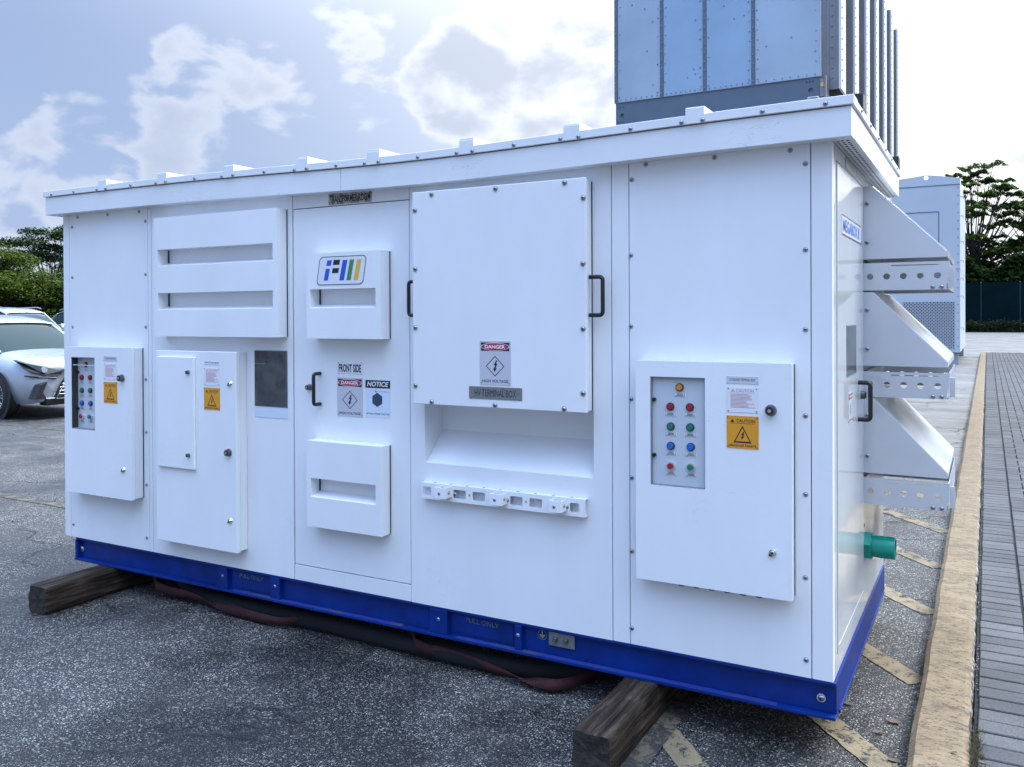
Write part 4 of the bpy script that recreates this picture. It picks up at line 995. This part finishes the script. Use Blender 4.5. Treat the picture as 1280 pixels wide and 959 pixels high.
mb.mesh(me, 'beam', frame_front(0, MY-.01, 0)); mb.box(MX0, MX1, MY+.001, MY+ML, 4.062, 4.30, 'beam'); mb.build('base_beam', mo)
mb = MB(); mb.box(MX0+.01, MX1-.02, MY+.02, MY+ML, 4.35, 6.86, 'rib'); mb.build('core', mo)
seams = [-3.65, -3.060, -2.515, -1.955, -1.17]
seams = [MX0, MX0+(306-98)/(917-98)*2.48*.965, 0, 0, MX1]
seams = [-3.65, -3.045, -2.505, -1.925, -1.17]
for i in range(4):
    a, b = seams[i], seams[i+1]
    p = MB().box(a+.022, b-(.022 if i < 3 else .004), MY-.004, MY+.015, 4.352, 6.88, 'lcl' if i in (1, 2) else 'lcl2').build('sheet_panel', mo, .002)
    mb = MB()
    for k in range(22):
        for x in (a+.05, b-.05):
            if rnd.random() < .75: mb.cyl((x+rnd.uniform(-.012, .012), MY-.004, 4.42+k*.115), (x, MY-.009, 4.42+k*.115), .009, 'steel', 6)
    for k in range(8):
        x = a+.06+(b-a-.12)*k/7; mb.cyl((x, MY-.004, 4.385), (x, MY-.009, 4.385), .009, 'rib', 6)
    for k in range(5): x = rnd.uniform(a+.1, b-.1); z = rnd.uniform(4.5, 5.6); mb.cyl((x, MY-.004, z), (x, MY-.009, z), .010, 'rib', 6)
    mb.build('rivets', mo, kind='stuff')
for x in seams[:4]:
    mb = MB(); mb.box(x-.021, x+.021, MY-.016, MY+.015, 4.352, 6.88, 'beam')
    for k in range(24): mb.cyl((x, MY-.016, 4.4+k*.104), (x, MY-.022, 4.4+k*.104), .009, 'steel', 6)
    mb.build('seam_strip', mo)
MB().box(MX0-.005, MX1+.005, MY-.03, MY+.0, 4.3455, 4.3515, 'rib').build('drip_edge', mo)
MB().box(MX0-.05, MX1+.05, MY-.05, MY+ML+.05, 6.882, 6.93, 'beam').build('top_plate', mo, .004)
k = 0; yv = MY+.0
MB().box(MX1-.004, MX1+.004, MY+.0155, MY+.03, 4.352, 6.88, 'ribw').build('corner_trim', mo)
while yv < MY+ML-.2:
    mb = MB(); w = .36
    mb.box(MX1-.02, MX1+.19, yv+.04, yv+.05, 4.2, 6.88, 'rib'); mb.box(MX1+.19, MX1+.215, yv+.04, yv+.04+w, 4.2, 6.88, 'ribw'); mb.box(MX1-.02, MX1+.19, yv+.03+w, yv+.04+w, 4.2, 6.88, 'rib')  # outer face pale, sides dark: the light on the ribs is in the colours
    mb.box(MX1+.06, MX1+.085, yv+.033, yv+.0398, 4.2, 6.88, 'ribw' if k % 2 else 'rib')
    for q in range(22): mb.cyl((MX1+.215, yv+.10, 4.3+q*.118), (MX1+.222, yv+.10, 4.3+q*.118), .012, 'rib', 6); mb.cyl((MX1+.12, yv+.04, 4.33+q*.118), (MX1+.12, yv+.03, 4.33+q*.118), .010, 'steel', 6)
    mb.build('side_rib', mo); yv += 1.16; k += 1
mb = MB(); mb.box(MX1+.0, MX1+.09, MY-.03, MY+.02, 4.12, 4.32, 'steel'); mb.cyl((MX1+.03, MY-.05, 4.25), (MX1+.03, MY+.02, 4.25), .026, 'sgold', 12); mb.cyl((MX1+.06, MY-.05, 4.10), (MX1+.06, MY-.05, 4.34), .02, 'steel', 8); mb.build('valve', mo)

# ------------------------------------------------------------------ pale blue container stack to the right
CY, CX1, CX0 = 27.0, -.262, -2.70
for lvl, (z0, z1) in enumerate(((.45, 3.05), (3.07, 5.90))):
    lab = ['pale blue-grey container with a mesh grille, lower one of the stack beside the kerb', 'pale blue-grey container with a framed hatch, on top of the stack beside the kerb'][lvl]
    c = thing('equipment_container', lab, 'container', (-1.3, CY+3, z0), 'pale containers stacked beside the kerb')
    if lvl == 1:
        me = curve_mesh([[(CX0, z0), (CX1, z0), (CX1, z1), (-1.23+.25, 6.03), (-1.23, 6.06), (-1.23-.25, 6.03), (CX0, 5.92)], circ(-1.22, 5.975, .07, 18)], .05)
        mb = MB(); mb.mesh(me, 'module', frame_front(0, CY+.025, 0)); mb.box(CX0, CX1, CY+.051, CY+7, z0, z1, 'module'); mb.build('body', c)
        for a in ((-2.0, -.86, 4.875, 4.895), (-2.0, -.86, 3.5, 3.52)): MB().box(a[0], a[1], CY-.012, CY-.001, a[2], a[3], 'beam').build('hatch_edge', c)
        for x in (-2.01, -.86): MB().box(x-.01, x+.01, CY-.012, CY-.001, 3.521, 4.874, 'beam').build('hatch_edge', c)
        MB().box(CX0, CX1, CY-.012, CY-.001, 5.70, 5.72, 'beam').build('rain_trim', c)
    else:
        mb = MB(); mb.box(CX0, CX1, CY, CY+7, z0, z1, 'module'); mb.build('body', c)
        gx0, gx1, gz0, gz1 = -1.90, -.41, .56, 2.035
        MB().box(gx0, gx1, CY-.006, CY-.001, gz0, gz1, 'mesh').build('grille_backing', c)
        mb = MB(); p = .1; r_ = int((gz1-gz0)/p*1.0)
        for i in range(40):
            # crossed diagonal bars, clipped to the opening
            for sg in (1, -1):
                q = gx0-1.5+i*p if sg == 1 else gx0+i*p
                x_a, z_a, x_b, z_b = q, gz0, q+sg*(gz1-gz0), gz1
                t0, t1 = 0, 1
                if sg == 1: t0 = max(0, (gx0-x_a)/(x_b-x_a)); t1 = min(1, (gx1-x_a)/(x_b-x_a))
                else: t0 = max(0, (gx1-x_a)/(x_b-x_a)) if x_a > gx1 else 0; t1 = min(1, (gx0-x_a)/(x_b-x_a))
                if t1-t0 < .02: continue
                A = Vector((x_a+(x_b-x_a)*t0, CY-.012, z_a+(z_b-z_a)*t0)); B = Vector((x_a+(x_b-x_a)*t1, CY-.012, z_a+(z_b-z_a)*t1)); d = (B-A).normalized(); s = Vector((-d.z, 0, d.x))*.015
                mb.add([A-s, A+s, B+s, B-s], [(0,1,2,3)], 'module')
        mb.build('grille', c, kind='stuff')
        for x in (CX0+.1, CX1-.35):
            for y_ in (CY+.1, CY+6.5): MB().box(x, x+.3, y_, y_+.4, G+.001, .449, 'cont').build('support_block', c)
    mb = MB()
    for k in range(10): z = z0+.2+k*.26; mb.cyl((CX1-.06, CY-.001, z), (CX1-.06, CY-.01, z), .018, 'beam', 6)
    for x in [CX0+.2*k for k in range(12)]: mb.cyl((x, CY-.001, z0+.1 if lvl else 2.6), (x, CY-.01, z0+.1 if lvl else 2.6), .018, 'beam', 6)
    mb.build('rivets', c, kind='stuff')
    mb = MB()
    for z in ((1.2, 2.2, 2.75) if lvl == 0 else (3.3, 3.9, 4.7, 5.3)): mb.box(CX1, CX1+.10, CY+.02, CY+.06, z, z+.03, 'ribw'); mb.box(CX1+.07, CX1+.10, CY+.02, CY+.06, z-.06, z, 'ribw')
    mb.build('side_hook', c)

# ------------------------------------------------------------------ trees, hedge, hoarding
def tree(x, y, h, rx, ry, m, label, seed, clumps=26, cards=260, size=.22, base=.35, flat=.42, trunk=.22, z0=G, group='trees round the car park', low=None):
    rnd = random.Random(seed); t = thing('tree', label, 'tree', (x, y, z0), group)
    mb = MB(); top = Vector((x, y, z0+h*.55)); mb.tube([(x, y, z0-.05), (x+.05*h*.2, y, z0+h*.2), (x, y+.1, z0+h*.4), top], .2, 'bark', 9, rs=[trunk*1.3, trunk, trunk*.8, trunk*.5])
    fo = MB(); vs = []; fs = []
    for c in range(clumps):
        a = rnd.uniform(0, 2*PI); q = math.sqrt(rnd.random()); zz = rnd.random()
        hz = base+(1-base)*(zz*.95)*(1-.35*q*q)
        en = (.50+.62*math.sin(PI*min(.92, zz*.78+.12))) if clumps > 70 else (1.05-.5*zz*zz)
        cx, cy, cz = x+rx*q*math.cos(a)*en, y+ry*q*math.sin(a)*en, z0+h*hz
        s0 = Vector((x, y, z0+h*(.22+.25*rnd.random()))); e = Vector((cx, cy, cz-.1)); mid = (s0+e)/2+Vector((0, 0, -.04*h))
        mb.tube([s0, mid, e], .05, 'bark', 5, rs=[trunk*.38, trunk*.2, trunk*.07], caps=False)
        R_ = rnd.uniform(.16, .30)*(rx+ry)/2*(.78 if clumps > 70 else 1)
        for k in range(4):
            w = e+Vector((rnd.uniform(-1, 1)*R_, rnd.uniform(-1, 1)*R_, rnd.uniform(-.2, .3)*R_)); mb.tube([mid*.3+e*.7, w], .02, 'bark', 4, rs=[trunk*.1, trunk*.03], caps=False)
        for k in range(cards):
            while True:
                p = Vector((rnd.uniform(-1, 1), rnd.uniform(-1, 1), rnd.uniform(-1, 1)))
                if .05 < p.length < 1: break
            p = Vector((cx+p.x*R_, cy+p.y*R_, cz+p.z*R_*flat+.12*R_*math.sin(p.x*5)))
            n = Vector((rnd.gauss(0, .6), rnd.gauss(0, .6), 1)).normalized(); t1 = n.orthogonal().normalized(); ang = rnd.uniform(0, 6.28); t1 = (Matrix.Rotation(ang, 3, n) @ t1); t2 = n.cross(t1)
            s = size*rnd.uniform(.6, 1.3); b = len(vs)
            vs += [p-t1*s, p+t2*s*.45, p+t1*s, p-t2*s*.45]; fs.append((b, b+1, b+2, b+3))
    fo.add(vs, fs, m)
    mb.build('trunk', t); fo2 = fo
    me = D.meshes.new('foliage'); me.from_pydata([tuple(v) for v in vs], [], fs); me.materials.append(M[m]); me.update()
    o = D.objects.new('foliage', me); link(o, t)
    return t
def hedge(x0, x1, y0, y1, zb, zt, m, label, seed, n, size=.2, name='hedge', cat='hedge', bump=.5):
    rnd = random.Random(seed); vs = []; fs = []
    core = MB()
    nx = max(6, int((x1-x0)/1.2)); cv = []
    ht = lambda x, y: zt-bump+bump*1.6*noise.noise(Vector((x*.35, y*.35, seed)))
    t = thing(name, label, cat, ((x0+x1)/2, (y0+y1)/2, zb))
    for i in range(nx):
        a = x0+(x1-x0)*i/nx; b = x0+(x1-x0)*(i+1)/nx; core.box(a+.001, b-.001, y0+.5, y1-.5, zb, ht((a+b)/2, (y0+y1)/2)-.5, 'leafB')
    core.build('inner_growth', t)
    for k in range(n):
        x = rnd.uniform(x0, x1); f = rnd.random(); z = zb+(zt-zb)*rnd.random()**.8
        if f < .6: y = y0+abs(rnd.gauss(0, .35))
        else: y = rnd.uniform(y0, y1); z = 99
        h = ht(x, y)+rnd.gauss(0, .12)
        if z > h: z = h-abs(rnd.gauss(0, .15))
        y += .35*noise.noise(Vector((x*.5, z*.7, seed+3)))
        p = Vector((x, y, z)); nrm = Vector((rnd.gauss(0, .6), rnd.gauss(-.5, .6), rnd.gauss(.7, .5))).normalized(); t1 = Matrix.Rotation(rnd.uniform(0, 6.28), 3, nrm) @ nrm.orthogonal().normalized(); t2 = nrm.cross(t1); s = size*rnd.uniform(.6, 1.3); b = len(vs)
        vs += [p-t1*s, p+t2*s*.5, p+t1*s, p-t2*s*.5]; fs.append((b, b+1, b+2, b+3))
    me = D.meshes.new('foliage'); me.from_pydata([tuple(v) for v in vs], [], fs); me.materials.append(M[m]); me.update(); link(D.objects.new('foliage', me), t)
    return t
# right: dark hoarding with hedge in front and trees over it
ho = thing('hoarding', 'dark teal screened fence closing the far end of the road at right', 'fence', (5, 84, G))
for k in range(16): MB().box(-9+k*3, -6.04+k*3, 84, 84.08, .95, 4.45, 'fence').build('screen', ho)
for k in range(17): MB().cyl((-9.02+k*3, 84.1, G), (-9.02+k*3, 84.1, 4.5), .06, 'rib', 8).build('post', ho)
hedge(-12, 40, 82.2, 83.8, G, 1.1, 'leafE', 'low dark ragged hedge at the foot of the teal fence', 8, 9000, .14, bump=.25)
hedge(-14, 40, 86.5, 91, G, 7.6, 'leafB', 'tall dark hedge rising behind the teal fence', 9, 26000, .30, bump=1.3)
tree(-.8, 92, 17.6, 6.4, 5, 'leafD', 'thin layered tree just right of the pale blue container, its top highest', 21, 80, 200, .20, .3, .16, .3)
tree(6.8, 93, 15.4, 6.6, 6, 'leafD', 'broad flat-topped tree at the far right behind the teal fence', 22, 120, 230, .21, .30, .17, .34)
tree(15.5, 95, 15.5, 7, 6, 'leafD', 'spreading tree beyond the right edge of the teal fence', 23, 34, 240, .34, .4, .28, .4)
tree(-9, 95, 13.0, 6, 6, 'leafB', 'tree standing behind the stacked pale containers', 24, 26, 220, .34, .4, .3, .4)
# left: dense tree belt
tree(-50.5, 26.5, 6.2, 4.6, 4.4, 'leafC', 'dense rounded green tree at the left edge behind the cars', 31, 64, 560, .115, .12, .5, .28)
tree(-46.2, 30.5, 6.2, 4.0, 4.0, 'leafC', 'bushy green tree just left of the white box, behind the parked cars', 32, 64, 560, .115, .1, .5, .26)
tree(-54, 32.0, 7.9, 5.2, 4.4, 'leafB', 'taller thin layered tree showing above the green tree belt at left', 33, 34, 420, .11, .62, .16, .2)
tree(-56.5, 22.0, 6.4, 4.6, 4.4, 'leafC', 'dense green tree beyond the left edge of the tree belt', 34, 64, 560, .115, .12, .5, .28)
tree(-41.5, 36.5, 6.6, 4.4, 4.4, 'leafC', 'green tree of the belt hidden behind the white box', 35, 36, 320, .17, .1, .7, .28)
hb = hedge(-8, 8, -1.2, 1.2, G, 3.4, 'leafB', 'dark undergrowth below the green trees at left', 36, 16000, .15, name='shrubs', cat='shrubs', bump=.6)
# the shrubs run along the belt
hb.location = (-50.5, 29.0, G); hb.rotation_euler = (0, 0, R(40))

# ------------------------------------------------------------------ cars
def loft(mb, secs, m, cap=True):
    n = len(secs[0]); vs = [v for s in secs for v in s]
    mb.add(vs, [(i*n+k, i*n+k+1, (i+1)*n+k+1, (i+1)*n+k) for i in range(len(secs)-1) for k in range(n-1)], m, True)
    if cap: mb.add(secs[0], [tuple(range(n))], m); mb.add(secs[-1], [tuple(reversed(range(n)))], m)
def make_suv(label, body='carw', group='cars parked across the lot'):
    """x forward, nose at x=0"""
    t = thing('parked_car', label, 'car', (0, 0, 0), group, base=False)
    # x, z bottom, z shoulder, z top, half-width low, half-width shoulder, half-width top
    st = [(-.00,.36,.62,.80,.50,.60,.46),(-.05,.28,.64,.86,.68,.74,.60),(-.22,.24,.68,.93,.82,.86,.70),(-.50,.24,.72,.98,.88,.91,.74),(-.93,.24,.76,1.03,.90,.93,.76),(-1.30,.24,.82,1.09,.90,.925,.78),
          (-1.9,.24,.86,1.12,.90,.925,.84),(-2.6,.24,.88,1.14,.90,.925,.85),(-3.4,.25,.90,1.16,.90,.925,.84),(-4.0,.26,.92,1.18,.89,.92,.80),(-4.4,.30,.92,1.16,.84,.87,.74),(-4.60,.40,.90,1.05,.76,.80,.66)]
    mb = MB(); secs = []
    for x, zb, zs, zt, wl, ws, wt in st:
        half = [(wl*.9, zb), (wl, zb+.12), (ws, (zb+zs)/2+.05), (ws*.995, zs), (wt+.03, zt-.04), (wt*.7, zt), (wt*.35, zt+.015)]
        secs.append([(x-(.10 if abs(yv) > .7*ws and x > -.3 else 0), yv, z) for yv, z in [(-a, b) for a, b in half]+[(0, zt+.02)]+[(a, b) for a, b in reversed(half)]])
    loft(mb, secs, body)
    b = mb.build('body', t); sb = b.modifiers.new('sub', 'SUBSURF'); sb.levels = 2; sb.render_levels = 2
    # glasshouse
    gs = [(-1.14,1.05,1.055,.74,.73),(-1.45,1.10,1.27,.77,.70),(-1.80,1.12,1.47,.80,.66),(-2.10,1.13,1.60,.81,.64),(-2.9,1.14,1.66,.81,.64),(-3.6,1.15,1.63,.80,.62),(-4.1,1.16,1.46,.76,.58),(-4.42,1.14,1.16,.70,.55)]
    mb = MB(); secs = []
    for x, zb, zt, wb, wt in gs:
        half = [(wb, zb-.06), (wb*.97+wt*.03, zb), (wt*1.02, zt-.05), (wt*.88, zt), (wt*.4, zt+.015)]
        secs.append([(x, yv, z) for yv, z in [(-a, c) for a, c in half]+[(0, zt+.02)]+[(a, c) for a, c in reversed(half)]])
    loft(mb, secs, 'cglass'); g = mb.build('glass', t); sb = g.modifiers.new('sub', 'SUBSURF'); sb.levels = 2; sb.render_levels = 2
    mb = MB(); secs = []
    for x, zb, zt, wb, wt in gs[2:7]:
        zt += .012; xx = x+(.0 if x > -1.9 else 0)
        if x == gs[2][0]: xx, zt = -1.83, 1.515
        if x == gs[6][0]: xx, zt = -4.05, 1.49
        half = [(wt*1.03, zt-.045), (wt*.9, zt), (wt*.4, zt+.015)]
        secs.append([(xx, yv, z) for yv, z in [(-a, c) for a, c in half]+[(0, zt+.02)]+[(a, c) for a, c in reversed(half)]])
    loft(mb, secs, body, cap=False); r = mb.build('roof', t); sb = r.modifiers.new('sub', 'SUBSURF'); sb.levels = 1; sb.render_levels = 2; so = r.modifiers.new('s', 'SOLIDIFY'); so.thickness = .02
    for s in (1, -1):
        MB().tube([(-1.14, s*.72, 1.035), (-1.50, s*.69, 1.25), (-1.90, s*.625, 1.50)], .03, body, 8).build('pillar', t)
        MB().tube([(-2.62, s*.86, 1.14), (-2.66, s*.67, 1.58)], .035, 'trim', 8).build('pillar', t)
        MB().tube([(-4.02, s*.80, 1.16), (-3.70, s*.64, 1.56)], .06, body, 8).build('pillar', t)
        MB().tube([(-2.0, s*.60, 1.63), (-2.2, s*.60, 1.665), (-3.6, s*.59, 1.65), (-3.75, s*.59, 1.61)], .014, 'rim', 8).build('roof_rail', t)
        mb = MB(); mb.prism([(-1.33, 1.09), (-1.55, 1.07), (-1.55, 1.19), (-1.38, 1.21)], s*.87, s*1.06, 1, body); mb.build('mirror', t, .03, seg=3)
        # head lamp: dark wedge with a projector
        mb = MB(); P = [(-.05, s*.38, .715), (-.09, s*.62, .715), (-.26, s*.80, .79), (-.52, s*.87, .945), (-.33, s*.80, .895), (-.15, s*.60, .835), (-.04, s*.38, .765)]
        n_ = len(P); off = Vector((.055, s*.045, 0)); A = [Vector(p)+off for p in P]; B = [Vector(p)-off*2 for p in P]
        mb.add(A+B, [tuple(range(n_)), tuple(reversed(range(n_, 2*n_)))]+[(i, (i+1) % n_, n_+(i+1) % n_, n_+i) for i in range(n_)], 'trim')
        hl = mb.build('headlight', t, .006); MB().cyl((-.14, s*.64, .79), (-.03, s*.675, .788), .042, 'lamp', 14).build('projector', hl)
        mb = MB(); mb.tube([(-.07, s*.46, .645), (-.14, s*.70, .67), (-.26, s*.86, .70)], .012, 'trim', 6); mb.tube([(-.055, s*.47, .655), (-.125, s*.71, .68)], .008, 'lamp', 6); mb.build('running_light', t)
        mb = MB(); mb.prism([(s*.64, .335), (s*.84, .34), (s*.80, .42), (s*.74, .56), (s*.62, .60), (s*.70, .44)], -.20, -.035, 0, 'trim'); mb.build('fog_vent', t, .005)
        MB().tube([(-.03, s*.50, .335), (-.10, s*.74, .345)], .011, 'rim', 6).build('trim_strip', t)
    mb = MB(); mb.prism([(-.20, .80), (.20, .80), (.36, .60), (.52, .33), (-.52, .33), (-.36, .60)], -.08, .012, 0, 'trim')
    gr = mb.build('grille', t, .008)
    mb = MB(); ol = [(-.20,.80),(.20,.80),(.36,.60),(.52,.33),(-.52,.33),(-.36,.60)]; mb.tube([(.015, a, c) for a, c in ol+[ol[0]]], .009, 'rim', 6)
    for k in range(7): z = .40+k*.055; w = .46-.0*k if z < .5 else .46-(z-.5)*.75; mb.tube([(.014, -w, z), (.014, w, z)], .005, 'rim', 5)
    mb.build('grille_trim', t)
    MB().box(.015, .022, -.17, .17, .45, .55, 'swhite').build('number_plate', t)
    MB().box(-.30, -.10, -.60, .60, .22, .33, 'trim').build('lower_lip', t, .02)
    for xw in (-.93, -3.59):
        for s in (1, -1):
            arch = MB(); n_ = 20; vs = []
            for q, off in ((.435, .0), (.37, .0), (.37, -.25)):
                vs += [(xw+q*math.cos(PI*i/n_), s*(.937+off), .345+q*math.sin(PI*i/n_)) for i in range(n_+1)]
            arch.add(vs, [(k*(n_+1)+i, k*(n_+1)+i+1, (k+1)*(n_+1)+i+1, (k+1)*(n_+1)+i) for k in range(2) for i in range(n_)], 'trim'); arch.cyl((xw, s*.925, .345), (xw, s*.934, .345), .40, 'trim', 24); arch.build('wheel_arch', t)
            mb = MB(); y0_, y1_ = s*.70, s*.945
            prof = [(.24, y0_), (.33, y0_), (.355, y0_+s*.03), (.36, (y0_+y1_)/2), (.355, y1_-s*.03), (.33, y1_), (.25, y1_+s*.003)]
            n_ = 32; vs = [(xw+r*math.cos(2*PI*i/n_), yv, .36+r*math.sin(2*PI*i/n_)) for r, yv in prof for i in range(n_)]
            mb.add(vs, [(k*n_+i, k*n_+(i+1) % n_, (k+1)*n_+(i+1) % n_, (k+1)*n_+i) for k in range(len(prof)-1) for i in range(n_)], 'tyre', True)
            w = mb.build('wheel', t); mb = MB(); mb.cyl((xw, s*.80, .36), (xw, s*.85, .36), .245, 'trim', 24)
            for k in range(10):
                a = 2*PI*k/10; d = Vector((math.cos(a), 0, math.sin(a))); q = Vector((-math.sin(a), 0, math.cos(a))); c = Vector((xw, s*.94, .36))
                for e in (-.022, .022): mb.tube([c+d*.04+q*e*.3, c+d*.235+q*e], .008, 'rim', 5)
            vs = [(xw+r*math.cos(2*PI*i/n_), s*.945, .36+r*math.sin(2*PI*i/n_)) for r in (.232, .254) for i in range(n_)]
            mb.add(vs, [(i, (i+1) % n_, n_+(i+1) % n_, n_+i) for i in range(n_)], 'rim'); mb.cyl((xw, s*.91, .36), (xw, s*.955, .36), .04, 'rim', 12); mb.build('rim', w)
    return t
def copy_thing(o, parent=None):
    c = o.copy(); COL.objects.link(c); c.parent = parent
    for ch in list(o.children): copy_thing(ch, c)
    return c
suv = make_suv('white SUV parked at the left edge, nose towards the white box')
suv.location = (-12.36, 5.62, G)
CARS = [(-25.0, 10.2, 0, 'white estate car whose roof rails show behind the nearest white SUV', 'carw'), (-22.5, 4.6, 0, 'dark car with a rounded roof at the left edge behind the white SUV', 'card'),
        (-24.5, 13.2, 0, 'white car roof partly hidden by the left end of the white box', 'carw'), (-33.0, 18.0, 180, 'silver car in the far row under the green trees', 'cars')]
for x, y, a, lab, c in CARS:
    o = copy_thing(suv); o['label'] = lab; o.location = (x, y, G); o.rotation_euler = (0, 0, R(a)); o.scale = (1, 1, 1.17)
    if c != 'carw':
        for ch in o.children:
            if ch.data and ch.name.split('.')[0] in ('body', 'roof', 'pillar', 'mirror'):
                ch.data = ch.data.copy()
                for i, mm in enumerate(ch.data.materials):
                    if mm == M['carw']: ch.data.materials[i] = M[c]
for o in D.objects:
    if '_base' in o: del o['_base']
